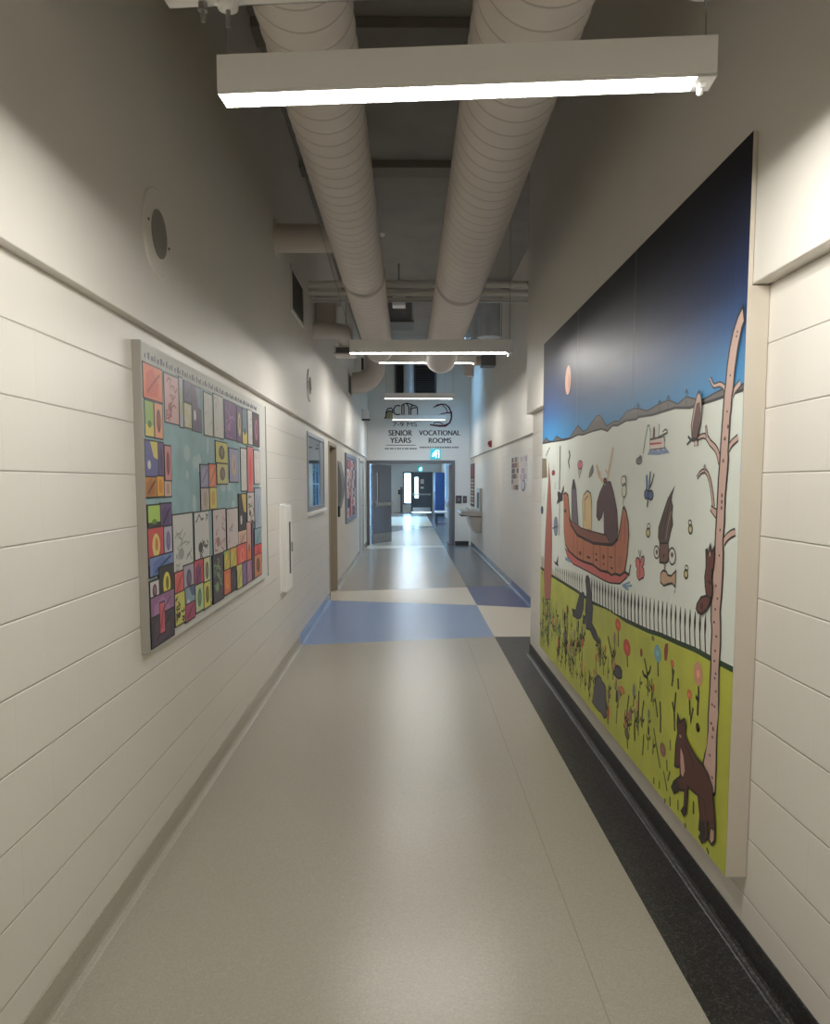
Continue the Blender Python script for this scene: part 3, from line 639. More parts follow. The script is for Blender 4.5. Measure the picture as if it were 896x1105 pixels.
TILES = [ # frame, TL, BR, colour, motif colour, motif kind
 ('Q1',(125,215),(237,445),OR,(206,72,44),'b'),('Q1',(135,430),(188,640),GN,YE_,'lo'),('Q1',(190,445),(238,650),(226,150,106),(96,34,34),'e'),('Q1',(245,275),(330,570),PK,(150,70,60),'f'),('Q1',(330,300),(355,585),(176,168,184),GN,'e'),
 ('Q1',(358,322),(405,445),PU,(58,42,84),'b'),('Q1',(358,445),(402,592),(196,186,130),GR,'f'),('Q1',(402,345),(458,612),(72,48,80),(112,132,152),'hi'),
 ('Q1',(470,385),(522,637),GR,(170,168,166),'l'),('Q1',(526,395),(583,650),GR,(166,132,126),'l'),('Q1',(588,430),(655,660),(96,54,112),(150,90,150),'f'),('Q1',(658,465),(690,672),(96,62,100),(196,180,130),'e'),('Q1',(690,478),(718,682),(100,126,140),YE_,'lo'),('Q1',(721,485),(748,685),WH,LV,'l'),('Q1',(751,503),(788,695),(72,36,54),(160,96,120),'e'),
 ('Q1',(135,660),(210,868),NV,YE_,'hi'),('Q1',(210,672),(243,868),(82,58,108),(58,40,80),'e'),('Q1',(138,870),(203,978),(184,112,42),(160,92,30),'b'),('Q1',(203,865),(243,976),(226,160,46),(206,120,30),'e'),('Q1',(246,690),(285,890),(206,126,128),(120,30,44),'e'),('Q1',(246,893),(285,976),(212,170,152),(170,140,120),'e'),
 ('Q1',(537,665),(605,790),(200,190,84),(74,66,60),'e'),('Q1',(545,792),(607,905),(196,186,110),(92,80,90),'e'),('Q1',(614,705),(668,895),LV,(190,166,140),'e'),('Q1',(680,705),(716,945),WH,(176,180,190),'l'),('Q1',(717,695),(754,960),(212,110,110),(226,70,70),'e'),('Q1',(756,715),(790,905),WH,PK,'l'),
 ('Q1',(450,800),(497,925),(130,128,160),LV,'b'),('Q1',(499,795),(540,925),OR,(230,130,90),'b'),('Q2',(453,-15),(500,105),(186,168,156),(166,144,130),'e'),('Q2',(503,-18),(543,97),(216,198,92),(200,160,60),'e'),
 ('Q2',(150,85),(220,215),(160,200,80),BK,'lo'),('Q2',(222,75),(285,205),(88,60,112),(70,44,96),'b'),('Q2',(150,217),(240,395),RD,(220,200,110),'e'),('Q2',(241,205),(288,355),(176,170,190),(96,90,140),'e'),('Q2',(160,385),(298,440),(100,124,180),(80,104,164),'b'),
 ('Q2',(290,140),(408,430),(206,206,200),(150,152,150),'f'),('Q2',(413,125),(502,392),(210,208,204),(52,50,54),'f'),('Q2',(520,110),(595,355),(206,192,190),(160,110,104),'f'),('Q2',(599,105),(665,315),(208,192,192),(120,96,100),'l'),('Q2',(667,20),(712,230),BK,(214,180,80),'hi'),('Q2',(666,232),(712,310),(220,186,160),(206,160,140),'b'),('Q2',(716,10),(756,172),(206,196,190),(60,56,60),'f'),('Q2',(758,-15),(796,215),(164,176,194),(150,164,184),'b'),
 ('Q2',(713,180),(739,395),(206,150,140),OR,'lo'),('Q2',(740,172),(756,497),(66,44,76),(84,60,96),'b'),('Q2',(758,218),(797,312),TL_,(120,156,164),'b'),('Q2',(757,312),(799,400),(220,70,70),(200,50,56),'e'),('Q2',(757,370),(799,468),(206,120,84),(80,60,50),'e'),
 ('Q2',(160,522),(210,612),(206,200,200),(84,40,60),'e'),('Q2',(211,440),(297,612),BK,(222,206,70),'e'),('Q2',(163,614),(298,728),MV,(166,112,160),'b'),('Q2',(168,728),(298,812),(46,36,48),(66,46,66),'b'),('Q2',(214,640),(243,795),(206,90,104),(190,76,92),'b'),
 ('Q2',(300,470),(349,577),(226,96,90),(214,84,80),'b'),('Q2',(351,430),(410,560),(172,160,180),(70,60,90),'e'),('Q2',(412,402),(463,535),(200,62,84),(120,50,100),'b'),('Q2',(466,385),(502,515),(210,206,150),(92,86,90),'e'),('Q2',(301,590),(359,737),(206,200,96),BK,'f'),('Q2',(361,555),(415,652),(130,156,176),(70,84,130),'hi'),('Q2',(362,652),(415,712),(180,60,104),(160,50,96),'b'),('Q2',(418,540),(464,667),(186,206,150),(70,120,90),'e'),('Q2',(466,525),(505,647),(216,204,80),(92,84,40),'e'),
 ('Q2',(518,372),(579,605),(62,52,66),(120,160,100),'f'),('Q2',(581,345),(616,455),(150,180,84),(226,190,70),'b'),('Q2',(617,330),(655,445),(226,160,70),(206,196,80),'b'),('Q2',(581,457),(620,570),(226,106,66),(236,150,70),'e'),('Q2',(621,440),(653,552),BK,(70,50,60),'b'),('Q2',(656,312),(712,420),(226,84,76),(236,120,100),'e'),('Q2',(656,425),(685,540),(210,206,110),(196,190,96),'b'),('Q2',(686,410),(712,525),(110,76,140),(130,100,160),'b'),('Q2',(713,400),(740,505),(166,110,140),(180,130,150),'b'),
]
def lt(c): return tuple(int(v*.86+236*.14) for v in c)
def tile(b, y0, y1, z0, z1, X, c, mc, kind, rr):
    y0 -= .008; y1 += .008; z0 -= .006; z1 += .006
    yc, zc, w, h = (y0+y1)/2, (z0+z1)/2, y1-y0, z1-z0; e = .006
    b.box((BX, y0, z0), (X, y1, z1), pc(BK)); b.box((X, y0+e, z0+e), (X+.00003, y1-e, z1-e), pc(lt(c))); X += .00005; M = pc(lt(mc))
    if kind == 'e': b.ell((yc, zc), w*.24, h*.32, X, M, 16, rot=rr.uniform(-.2, .2)); b.ell((yc+w*.03, zc+h*.03), w*.1, h*.18, X+.00002, pc(tuple((p+q)//2 for p, q in zip(c, mc))), 12)
    elif kind == 'b': b.poly([(y0+w*.1, z0+h*.08), (y1-w*.3, z0+h*.14), (y1-w*.2, zc), (yc, z1-h*.1), (y0+w*.15, zc+h*.2)], X, M); b.stroke([(y0+w*.2, z0+h*.2), (yc, zc), (y1-w*.15, z1-h*.2)], .012, X+.00002, pc(tuple(int(q*.8) for q in mc)))
    elif kind == 'lo': b.box((BX, y0+e, z0+e), (X, y1-e, z0+h*.34), M); b.ell((yc, z0+h*.36), w*.2, h*.1, X+.00002, pc(tuple(int(q*.7) for q in c)), 12)
    elif kind == 'hi': b.poly([(yc-w*.1, z1-e), (y1-e, z1-e), (y1-e, zc), (yc+w*.15, zc+h*.06)], X, M); b.ell((yc-w*.2, zc-h*.15), w*.12, h*.12, X+.00002, pc(WH), 10)
    else:
        for _ in range(5 if kind == 'l' else 9):
            p = [(rr.uniform(y0+w*.15, y1-w*.15), rr.uniform(z0+h*.1, z1-h*.1))]
            for __ in range(4): p.append((min(y1-w*.1, max(y0+w*.1, p[-1][0]+rr.uniform(-w*.22, w*.22))), min(z1-h*.06, max(z0+h*.06, p[-1][1]+rr.uniform(-h*.12, h*.12)))))
            b.stroke(p, .005 if kind == 'l' else .009, X, M); X += .000003
        if kind == 'f': b.ell((yc-w*.12, zc-h*.18), w*.14, h*.1, X, M, 12)
for i, (f, a, c, col, mc, kd) in enumerate(TILES):
    (ya, za), (yb, zb) = onX(im(f, a), BX), onX(im(f, c), BX)
    b = MB(); tile(b, ya, yb, zb, za, BX+.0022+.0001*i, col, mc, kd, R); b.build('drawing', t)

# second board
t = thing('collage_board', (XL, 14.3, .9), 'smaller-looking red and white collage board farther down the left wall, in a blue-grey frame', 'notice board', 'student collage boards')
yb0, yb1, zb0, zb1 = 13.0, 15.5, .88, 2.07
b = MB(); fw = .07; m_bf = mat('board_frame_blue', (140, 152, 172), .45)
b.box((XL, yb0, zb0), (XL+.012, yb1, zb1), m_bf)
for a, c in (((yb0, zb0), (yb0+fw, zb1)), ((yb1-fw, zb0), (yb1, zb1)), ((yb0+fw, zb0), (yb1-fw, zb0+fw)), ((yb0+fw, zb1-fw), (yb1-fw, zb1))): b.box((XL, a[0], a[1]), (XL+.03, c[0], c[1]), m_bf)
b.build('board_frame', t, .003)
cols = [(186,84,100),(232,228,226),(44,40,48),(222,170,180),(214,206,204),(60,52,70),(206,120,140),(196,190,196),(150,140,160),(226,90,80),(90,96,80),(214,206,204),(120,60,80)]
ny_, nz_ = 10, 6
for i in range(ny_):
    for j in range(nz_):
        y = yb0+fw+.02+i*(yb1-yb0-2*fw-.04)/ny_; z = zb0+fw+.02+j*(zb1-zb0-2*fw-.04)/nz_; w = (yb1-yb0-2*fw-.04)/ny_-.012; h = (zb1-zb0-2*fw-.04)/nz_-.012
        b = MB(); c = pc(R.choice(cols)); b.box((XL+.012, y, z), (XL+.014, y+w, z+h), c); b.ell((y+w/2, z+h/2), w*.28, h*.3, XL+.0145, pc(R.choice(cols)), 12); b.build('drawing', t)

# ------------------------------------------------------------------ mural
MX = 1.05
my0, my1, mz0, mz1 = 2.456, 6.12, .27, 2.636
mu = thing('mural', (1.118, 4.29, mz0), 'tall painted wildlife mural panel on the right wall, with canoe, trees and night sky', 'mural')
m_sky = sky_paint(); m_edge = mat('mural_panel_edge', (214, 206, 192), .45)
ps = (my1-my0)/3
prof = [(MX, mz0), (1.118, mz0), (1.118, 2.178), (1.064, 2.178), (1.064, mz1), (MX, mz1)]
for k in range(3):
    b = MB(); b.prism(prof, 'y', my0+k*ps+.0005, my0+(k+1)*ps-.0005, m_edge)
    b.poly([(my0+k*ps+.0012, 1.6), (my0+(k+1)*ps-.0012, 1.6), (my0+(k+1)*ps-.0012, mz1), (my0+k*ps+.0012, mz1)], MX-.0003, m_sky)
    b.build('panel', mu)
def mp(fr, pts): return [onX(im(fr, p), MX) for p in pts]
def clampy(p): return (min(max(p[0], my0+.002), my1-.002), min(max(p[1], mz0+.001), mz1))
def X_(k): return MX-.0006-.0004*k
OUTC = (34, 28, 28); SNOW, GRASS, HILL, OUT = pc((214, 220, 208)), pc((164, 168, 62)), pc((96, 90, 86)), pc((34, 28, 28))
m_gl = mat('mural_grass', (184, 190, 66), .4, noise=.12, nscale=5)
m_sn = mat('mural_snow', (224, 230, 221), .4, noise=.03, nscale=2)
m_hl = mat('mural_hills', (92, 86, 82), .4, noise=.06, nscale=5)
snow_top = mp('L', [(790,690),(755,703),(640,742),(560,770),(480,795),(380,827),(270,827),(100,880),(0,895)]) + mp('K', [(800,690),(720,700),(650,740),(610,740),(570,785),(520,768),(450,785),(370,815),(330,815),(270,845),(220,858),(130,870),(30,890)])
snow_top = [clampy(p) for p in snow_top]; snow_top[0] = (my0+.002, snow_top[0][1]); snow_top[-1] = (my1-.002, snow_top[-1][1])
grass_top = mp('I', [(830,365),(700,300),(600,245),(490,200),(380,150),(300,125),(160,60),(60,0)]) + mp('E', [(650,1075),(450,990),(300,880),(50,725)]) + [onX((583, 612), MX)]
grass_top = [clampy(p) for p in grass_top]; grass_top[0] = (my0+.002, grass_top[0][1]); grass_top[-1] = (my1-.002, grass_top[-1][1])
b = MB(); b.poly(snow_top + [(my1-.002, 1.0), (my0+.002, .6)], X_(0), m_sn); tag(b.build('painted_snowfield', mu), 'pale painted snowfield')
b = MB(); b.poly(grass_top + [(my1-.002, mz0+.002), (my0+.002, mz0+.002)], X_(1), m_gl)
b.stroke(grass_top, .02, X_(2), pc((40, 66, 40))); tag(b.build('painted_meadow', mu), 'olive green painted meadow')
hill_top = mp('K', [(40,880),(75,838),(100,868),(130,865),(155,826),(200,850),(260,840),(330,738),(370,790),(400,775),(480,660),(510,660),(560,745),(620,705),(660,705),(720,630),(780,605)]) + mp('L', [(0,835),(60,850),(140,805),(220,770),(290,800),(350,745),(430,765),(480,765),(560,720),(640,680),(700,705),(780,645)])
hill_top = [clampy(p) for p in hill_top]
b = MB(); b.poly(hill_top + snow_top, X_(1), m_hl); b.stroke(snow_top, .010, X_(2), OUT); b.stroke(hill_top, .006, X_(2), OUT)
for q in mp('L', [(220,735),(355,690),(155,770)]) + mp('K', [(815,560)]): b.stroke([q, (q[0], q[1]-.06)], .005, X_(1.5), OUT); b.stroke([(q[0]-.02, q[1]-.02), q, (q[0]+.02, q[1]-.012)], .004, X_(1.6), OUT)
tag(b.build('painted_hills', mu), 'dark painted hills')
def motif(name, lab, items, base=3):
    b = MB()
    for k, (kind, fr, pts, col, *rest) in enumerate(items):
        X = X_(base + k*.12); c = pc(col)
        if kind == 'p':
            q = [clampy(p) for p in mp(fr, pts)]; b.poly(q, X, c)
            w = rest[0] if rest else .008
            if w: b.stroke(q, w, X-.0001, OUT, True)
        elif kind == 'so':
            q = [clampy(p) for p in mp(fr, pts)]; w = rest[0]; n = len(q); ws = [w*(1-.55*i/(n-1)) for i in range(n)] if rest[1:] else w
            b.stroke(q, [v+.011 for v in ws] if rest[1:] else w+.011, X+.00002, pc(OUTC)); b.stroke(q, ws, X, c)
        elif kind == 's':
            q = [clampy(p) for p in mp(fr, pts)]; b.stroke(q, rest[0] if rest else .008, X, c)
        elif kind == 'e':
            ce, rx, rz = pts; p0, p1, p2 = mp(fr, [ce, (ce[0]+rx, ce[1]), (ce[0], ce[1]-rz)])
            b.ell(p0, abs(p1[0]-p0[0]), abs(p2[1]-p0[1]), X, c, 20)
            if rest and rest[0]:
                b.stroke([(p0[0]+abs(p1[0]-p0[0])*math.cos(a*math.pi/10), p0[1]+abs(p2[1]-p0[1])*math.sin(a*math.pi/10)) for a in range(20)], rest[0], X-.0001, OUT, True)
    o = b.build(name, mu); tag(o, lab); return o
BARK, BR_, DBR = (204,172,160), (184,116,90), (94,70,70)
motif('painted_sun', 'pink oval painted sun', [('e','K',((250,375),24,120),(232,176,156),.005),('e','K',((258,380),5,60),(206,140,120))])
motif('painted_canoe', 'brown painted canoe with riders', [
 ('p','A',[(163,560),(163,440),(168,408),(173,405),(180,440),(190,600),(170,600)],(112,104,114)),('p','A',[(166,440),(171,405),(177,440)],(48,42,48),0),
 ('p','A',[(206,610),(203,490),(208,462),(222,446),(234,456),(238,490),(238,610),(228,590),(222,612),(214,592)],(220,194,146)),('s','A',[(212,560),(212,480),(224,465)],(70,56,50),.008),
 ('p','A',[(296,412),(284,420),(268,455),(258,490),(256,540),(264,558),(275,545),(283,515),(284,600),(288,648),(326,648),(336,590),(332,520),(320,455),(309,415)],(90,66,70)),
 ('s','A',[(290,418),(276,408),(262,385),(256,350)],(214,184,150),.022),('s','A',[(272,400),(264,372)],(214,184,150),.014),('s','A',[(296,412),(300,380),(308,340),(318,285)],(214,184,150),.024),('s','A',[(300,385),(290,370)],(214,184,150),.014),('e','A',((288,408),6,8),(120,60,56),.006),
 ('p','E',[(222,180),(345,270),(440,300),(580,335),(620,425),(460,412),(300,335),(240,235)],(136,86,74)),
 ('p','E',[(170,-60),(190,-75),(212,-50),(222,100),(240,230),(300,330),(380,382),(460,410),(560,428),(640,425),(688,375),(712,280),(742,80),(752,62),(775,110),(795,230),(800,330),(785,520),(765,660),(752,700),(715,724),(668,708),(632,722),(595,690),(525,676),(450,620),(360,590),(300,560),(230,500),(185,430),(172,300)],BR_,.012),
 ('s','E',[(265,310),(262,525)],(60,34,28),.008),('s','E',[(300,340),(302,560)],(60,34,28),.008),('s','E',[(362,375),(358,590)],(60,34,28),.008),('s','E',[(458,415),(452,622)],(60,34,28),.009),('s','E',[(522,425),(525,676)],(60,34,28),.009),('s','E',[(598,430),(595,690)],(60,34,28),.009),('s','E',[(668,410),(668,708)],(60,34,28),.009),
 ('s','E',[(222,160),(240,235),(300,335),(460,415),(640,430),(692,375),(714,280)],(52,30,28),.016),('s','E',[(735,130),(715,400)],(120,64,48),.006),('s','E',[(765,160),(760,420)],(120,64,48),.006),
 ('e','E',((410,550),20,10),(70,40,34)),('e','E',((487,520),11,9),(80,44,36)),('e','E',((486,575),12,12),(80,44,36)),('e','E',((556,545),10,24),(96,56,46)),('e','E',((556,615),9,10),(80,44,36)),('e','E',((626,548),16,7),(60,34,30)),('e','E',((330,510),14,20),(100,56,46)),('e','E',((637,655),12,10),(80,44,36)),('s','E',[(705,540),(705,650)],(90,50,40),.006),('s','E',[(725,540),(725,640)],(90,50,40),.006),('e','E',((185,100),10,18),(40,28,26)),
 ('e','A',((358,410),9,18),(222,222,206),.006),('e','A',((360,445),8,26),(222,222,206),.006),('s','A',[(357,470),(355,500)],(150,130,110),.008)])
motif('painted_keel', 'red painted runner under the canoe', [
 ('p','E',[(178,455),(230,505),(300,565),(360,596),(450,626),(525,682),(600,700),(632,726),(668,714),(715,730),(755,690),(797,716),(775,750),(712,806),(620,798),(560,775),(400,685),(260,615),(205,545)],(198,104,100),.008),
 ('s','E',[(757,690),(800,718),(818,620)],(44,40,40),.014),('s','E',[(572,700),(576,770)],(150,70,66),.006),('s','E',[(735,825),(810,790)],(126,160,190),.010),('s','E',[(745,835),(830,825)],(126,160,190),.010),('s','E',[(760,845),(800,862)],(126,160,190),.010),('s','E',[(185,560),(235,590)],(126,160,190),.02)])
# fence
b = MB(); PK_ = pc((58, 44, 40))
def ip(tb, x):
    for (a, ya), (c, yc) in zip(tb, tb[1:]):
        if a <= x <= c: return ya+(yc-ya)*(x-a)/(c-a)
    return tb[0][1] if x < tb[0][0] else tb[-1][1]
ftop = [(600, 611), (610, 614), (640, 623), (677, 638), (720, 650), (765, 664)]; fbot = [(596, 621), (640, 651), (686, 677), (715, 686), (770, 709)]
x = 600.; k = 0
while x < 764:
    if not (631 < x < 639):
        top, bot = onX((x, ip(ftop, x)), MX), onX((x, ip(fbot, x)-1), MX); w = .009 if x > 690 else .014
        b.stroke([top, (top[0], top[1]*.7+bot[1]*.3), (top[0], top[1]*.45+bot[1]*.55), bot], [.004, w*2.1, w*.9, w*1.1], X_(3.2), PK_ if x > 636 else pc((120, 114, 110)))
    x += 1.9 + (x-600)*.024; k += 1
tag(b.build('painted_fence', mu), 'row of dark painted fence pickets')
motif('painted_tree', 'pinkish painted birch tree with branches', [
 ('so','L',[(645,720),(638,675),(622,660),(600,652),(578,660),(560,664),(548,650),(540,630),(530,608)],BARK,.013,1),('so','L',[(697,735),(708,705),(725,680),(757,640)],BARK,.016),
 ('so','F',[(708,410),(700,370),(690,330),(672,298),(650,275),(636,262),(620,235),(606,215),(590,208),(570,212),(550,222),(528,240)],BARK,.019,1),('so','F',[(612,222),(608,180),(604,130)],BARK,.010,1),('s','F',[(540,235),(505,242),(490,235),(470,213)],OUTC,.010),('s','F',[(500,238),(482,252),(462,275)],OUTC,.009),('so','F',[(532,240),(530,285)],BARK,.026),
 ('so','F',[(662,740),(655,680),(645,600),(632,535),(618,495),(600,470),(580,470),(560,485),(538,520)],BARK,.013,1),('so','F',[(598,470),(592,425)],BARK,.006,1),('so','F',[(695,798),(675,782),(660,768),(640,745)],BARK,.028,1),
 ('so','F',[(770,315),(782,285),(800,260),(842,222)],BARK,.015),('so','G',[(736,322),(745,295),(765,270),(790,250),(822,236)],BARK,.018),
 ('p','L',[(778,70),(740,150),(705,260),(680,380),(660,520),(648,660),(640,720),(630,850),(620,1000),(612,1103),(604,1240),(594,1370),(588,1500),(582,1620),(574,1760),(570,1840),(562,1975),(552,2060),(545,2180),(540,2400),(546,2480),(538,2660),(540,2720),(530,2930),(520,3100),(518,3220),(510,3330)] +
   [((660+x/5.814-690)*6.892, (760+y/5.814-320)*6.892) for x, y in [(605,250),(590,320),(578,375),(600,430),(625,490),(640,570),(655,560),(662,380),(665,200),(675,60)]] +
   [((650+x/5.973-690)*6.892, (660+y/5.973-320)*6.892) for x, y in [(752,700),(755,600),(757,380),(768,200),(768,80),(765,0)]] +
   [((675+x/6.892-690)*6.892, (540+y/6.892-320)*6.892) for x, y in [(722,700),(730,560),(735,400),(732,300),(742,180),(748,0)]] +
   [((675+x/6.892-690)*6.892, (440+y/6.892-320)*6.892) for x, y in [(750,640),(765,480),(772,380),(770,330),(775,250),(785,60)]] +
   [(688,850),(695,740),(705,690),(715,560),(740,380),(770,230),(790,180)], BARK, .011)] +
 [('e','L',(c,5,10),(90,60,56)) for c in [(737,262),(730,296),(683,587),(660,855),(665,972),(640,1060)]] + [('e','F',(c,6,16),(90,60,56)) for c in [(770,140),(748,230),(735,395),(726,652),(724,700),(722,745)]] +
 [('e','G',(c,6,10),(90,60,56)) for c in [(712,220),(706,410),(680,635),(692,730),(676,810)]] + [('e','I',(c,6,8),(90,60,56)) for c in [(728,68),(742,160),(735,252),(730,318),(738,400),(733,430),(740,515),(716,600),(732,612),(708,720),(722,750)]] + [('e','J',(c,6,10),(110,80,74)) for c in [(634,120),(645,160),(640,205),(624,320),(640,460)]])
motif('painted_owl', 'brown painted owl on a branch', [('p','L',[(440,735),(458,700),(472,740),(476,830),(465,950),(440,1060),(405,1060),(398,960),(420,820)],(200,170,156),.008),('p','L',[(440,800),(460,790),(466,860),(458,960),(435,1055),(404,1050),(410,960),(428,860)],(106,74,72),.004),('e','L',((455,715),6,10),(60,80,130))], 12)
motif('painted_squirrel', 'red-brown painted squirrel climbing the tree', [('p','G',[(618,708),(575,720),(545,770),(538,805),(550,832),(578,845),(612,815),(636,770),(642,730)],(110,66,58)),('e','G',((580,785),10,26),(70,40,40)),
 ('p','G',[(612,440),(610,372),(620,362),(630,400),(638,345),(645,325),(655,385),(672,350),(676,400),(668,500),(650,530),(655,590),(662,640),(655,730),(615,708),(606,640),(602,570),(612,500)],(104,62,56)),('s','G',[(628,600),(655,620)],(50,30,30),.010),('e','G',((640,400),5,18),(200,170,160))], 12)
motif('painted_fox', 'dark maroon painted fox at the foot of the tree', [
 ('p','J',[(425,60),(440,112),(467,92),(476,130),(470,195),(500,260),(540,330),(580,380),(615,440),(640,520),(652,640),(660,770),(656,860),(638,882),(622,855),(625,770),(608,720),(612,840),(598,850),(576,868),(560,835),(572,800),(558,785),(565,700),(552,570),(520,545),(487,512),(482,600),(476,685),(460,697),(447,670),(465,640),(468,540),(430,535),(400,557),(385,520),(400,485),(440,455),(440,390),(420,395),(405,385),(412,250),(425,180),(420,120)],(86,46,42),.010),
 ('p','J',[(442,262),(462,320),(472,420),(458,462),(444,440),(440,350)],(206,160,146),.005),('p','J',[(632,775),(655,790),(654,860),(638,878),(624,850)],(196,160,146),.006),
 ('p','J',[(566,740),(590,730),(600,790),(594,848),(576,866),(560,835),(572,802),(558,785)],(40,28,30),0),('p','J',[(400,487),(425,478),(438,530),(400,555),(386,520)],(44,30,32),0),('p','J',[(452,650),(474,640),(474,684),(460,696)],(44,30,32),0),
 ('s','J',[(470,250),(500,310),(525,380),(522,410)],(40,24,26),.008),('s','J',[(552,570),(590,600),(600,700)],(50,28,30),.006),('e','J',((442,200),8,14),(196,150,140),.004),('p','J',[(428,85),(436,120),(426,130)],(40,26,28),0)], 12)
motif('painted_bird', 'brown painted diving bird over a tan hand shape', [
 ('p','F',[(370,585),(352,640),(345,690),(356,735),(350,800),(356,870),(340,920),(325,990),(315,1010),(262,1010),(248,960),(252,890),(280,800),(320,680)],(92,74,70)),
 ('s','F',[(360,610),(330,720),(300,860),(285,980)],(44,34,34),.008),('s','F',[(345,770),(325,850),(305,980)],(170,150,140),.006),('s','F',[(300,780),(270,900),(266,990)],(50,40,38),.006),
 ('p','G',[(258,320),(322,318),(328,400),(322,455),(300,468),(258,460)],(116,88,80)),('e','G',((236,385),20,46),(214,212,204),.007),('e','G',((352,415),26,62),(214,212,204),.007),('e','G',((238,385),8,18),(90,80,70)),('e','G',((352,405),10,20),(90,80,70)),('e','G',((290,412),6,14),(50,38,36)),
 ('s','G',[(298,468),(296,540)],(150,130,120),.020),('p','G',[(268,545),(285,520),(310,530),(320,555),(345,562),(380,525),(375,645),(352,615),(320,622),(290,634),(266,608)],(192,160,130)),('s','G',[(372,665),(372,690)],(120,120,116),.008)])
motif('painted_ship', 'small painted ship on blue waves', [('p','F',[(186,242),(292,215),(296,300),(188,312)],(222,206,200),.004),('p','F',[(184,262),(272,256),(272,268),(186,278)],(184,56,52),0),('p','F',[(170,348),(182,312),(205,322),(225,306),(245,322),(268,304),(292,316),(300,290),(332,335),(250,350)],(134,152,186),0),
 ('s','F',[(186,235),(240,225),(318,185)],(60,50,50),.008),('p','F',[(206,230),(210,160),(218,135),(224,160),(222,226)],(104,66,62),0),('s','F',[(252,215),(256,120)],(80,80,76),.006),('s','F',[(190,235),(190,180),(180,130),(168,135),(158,200),(135,340)],(110,112,104),.007),('s','F',[(282,180),(300,160),(316,170),(318,190)],(70,62,60),.006),('s','F',[(290,195),(298,250)],(70,62,60),.006),('e','F',((105,395),22,26),(110,112,110),.004),('p','F',[(100,380),(112,350),(128,362),(122,400)],(96,98,98),0)])
motif('painted_dragonfly', 'blue painted dragonfly', [('s','F',[(162,500),(165,590),(150,670)],(84,114,164),.026),('s','F',[(190,475),(180,600),(166,740)],(48,64,98),.016),('s','F',[(218,490),(200,560),(172,620)],(64,70,84),.012),('e','F',((192,650),20,34),(76,104,152),.008),('e','F',((160,645),16,34),(76,104,152),.006)])
for q in [(173,240,178,195),(488,215,485,170),(455,548,460,507)]:
    motif('painted_bee', 'yellow and white painted bee', [('e','G',((q[0],q[1]),15,34),(150,136,84),.006),('e','G',((q[0],q[1]),9,20),(206,196,140)),('e','G',((q[2],q[3]-4),12,20),(214,214,196),.005)])
motif('painted_butterfly', 'pink painted butterfly', [('p','G',[(112,470),(108,440),(98,425),(84,432),(79,455),(82,485),(95,510),(88,530),(90,562),(104,592),(114,590),(122,580),(136,578),(143,555),(140,510),(128,495),(140,475),(144,440),(140,415),(125,420)],(210,122,118),.007),('s','G',[(110,575),(112,420),(100,368)],(70,44,44),.006),('s','G',[(112,420),(122,368)],(60,40,40),.005)])
motif('painted_strawberry', 'pink painted berry cone', [('e','D',((570,460),30,50),(206,110,124),.006),('p','D',[(545,508),(592,508),(560,620)],(190,180,176),.005)])
motif('painted_fish', 'grey painted fish', [('p','D',[(675,610),(680,565),(690,530),(710,480),(720,460),(728,500),(724,545),(700,590)],(122,122,120),.006)])
motif('painted_lizard', 'small black painted lizard', [('s','D',[(435,290),(448,350),(430,420),(444,500)],(44,40,44),.020)])
motif('painted_ornament', 'small dark red painted ball', [('e','D',((250,555),20,30),(160,56,60),.004),('s','D',[(258,450),(252,525)],(120,80,80),.004)])
motif('painted_paddle', 'black painted pole with a small dark animal', [('s','D',[(332,235),(328,480),(322,760)],(34,32,34),.026),('s','D',[(326,900),(320,1300)],(60,54,54),.014),('p','D',[(310,770),(345,800),(372,700),(378,750),(362,830),(360,890),(330,900),(290,930),(305,860),(298,800)],(58,44,44),0),
 ('e','E',((92,250),20,90),(128,136,160),.006),('s','E',[(60,270),(110,250)],(60,56,60),.010),('p','E',[(70,580),(95,600),(118,530),(112,610),(122,640),(90,622)],(50,50,50),0)])
motif('painted_post', 'reddish painted totem trunk at the far edge', [('p','A',[(64,850),(60,760),(64,640),(70,520),(76,420),(78,340),(84,420),(88,520),(90,640),(88,760),(84,850)],(172,104,92),.006),('s','A',[(70,850),(76,880),(70,930)],(60,44,44),.016),('s','A',[(80,850),(80,910)],(60,44,44),.012),('p','D',[(105,385),(165,385),(177,610),(102,620)],(132,120,94),0),('s','D',[(160,360),(185,300),(210,250)],(120,116,100),.010),('s','D',[(180,340),(175,290)],(120,116,100),.008),('e','D',((116,1000),14,45),(70,84,100),.006),('s','D',[(140,800),(136,900)],(120,130,140),.008),('s','D',[(270,670),(270,750)],(110,120,130),.010),('s','A',[(56,690),(54,760)],(70,56,50),.016)])
motif('painted_bear', 'standing dark grey painted bear', [('p','H',[(452,50),(458,18),(472,8),(488,40),(500,150),(515,290),(508,420),(540,478),(575,582),(555,580),(520,540),(490,470),(458,460),(450,300),(462,150)],(72,72,78)),('p','H',[(430,340),(450,350),(452,420),(430,420)],(60,60,64),0)])
motif('painted_bear', 'leaning dark grey painted bear', [('p','H',[(432,150),(442,165),(436,290),(415,365),(390,378),(345,350),(338,292),(368,305),(385,230),(400,180)],(68,68,74))])
motif('painted_bear', 'rounded grey painted bear low in the meadow', [('p','B',[(246,362),(250,340),(254,318),(262,305),(272,315),(278,332),(284,338),(290,350),(292,400),(293,462),(284,465),(274,445),(262,435),(250,420),(240,405)],(86,86,96))])
motif('painted_turtle', 'small grey painted turtle', [('p','B',[(322,298),(324,282),(332,268),(344,276),(351,290),(350,315),(338,318),(325,308)],(70,70,78))])
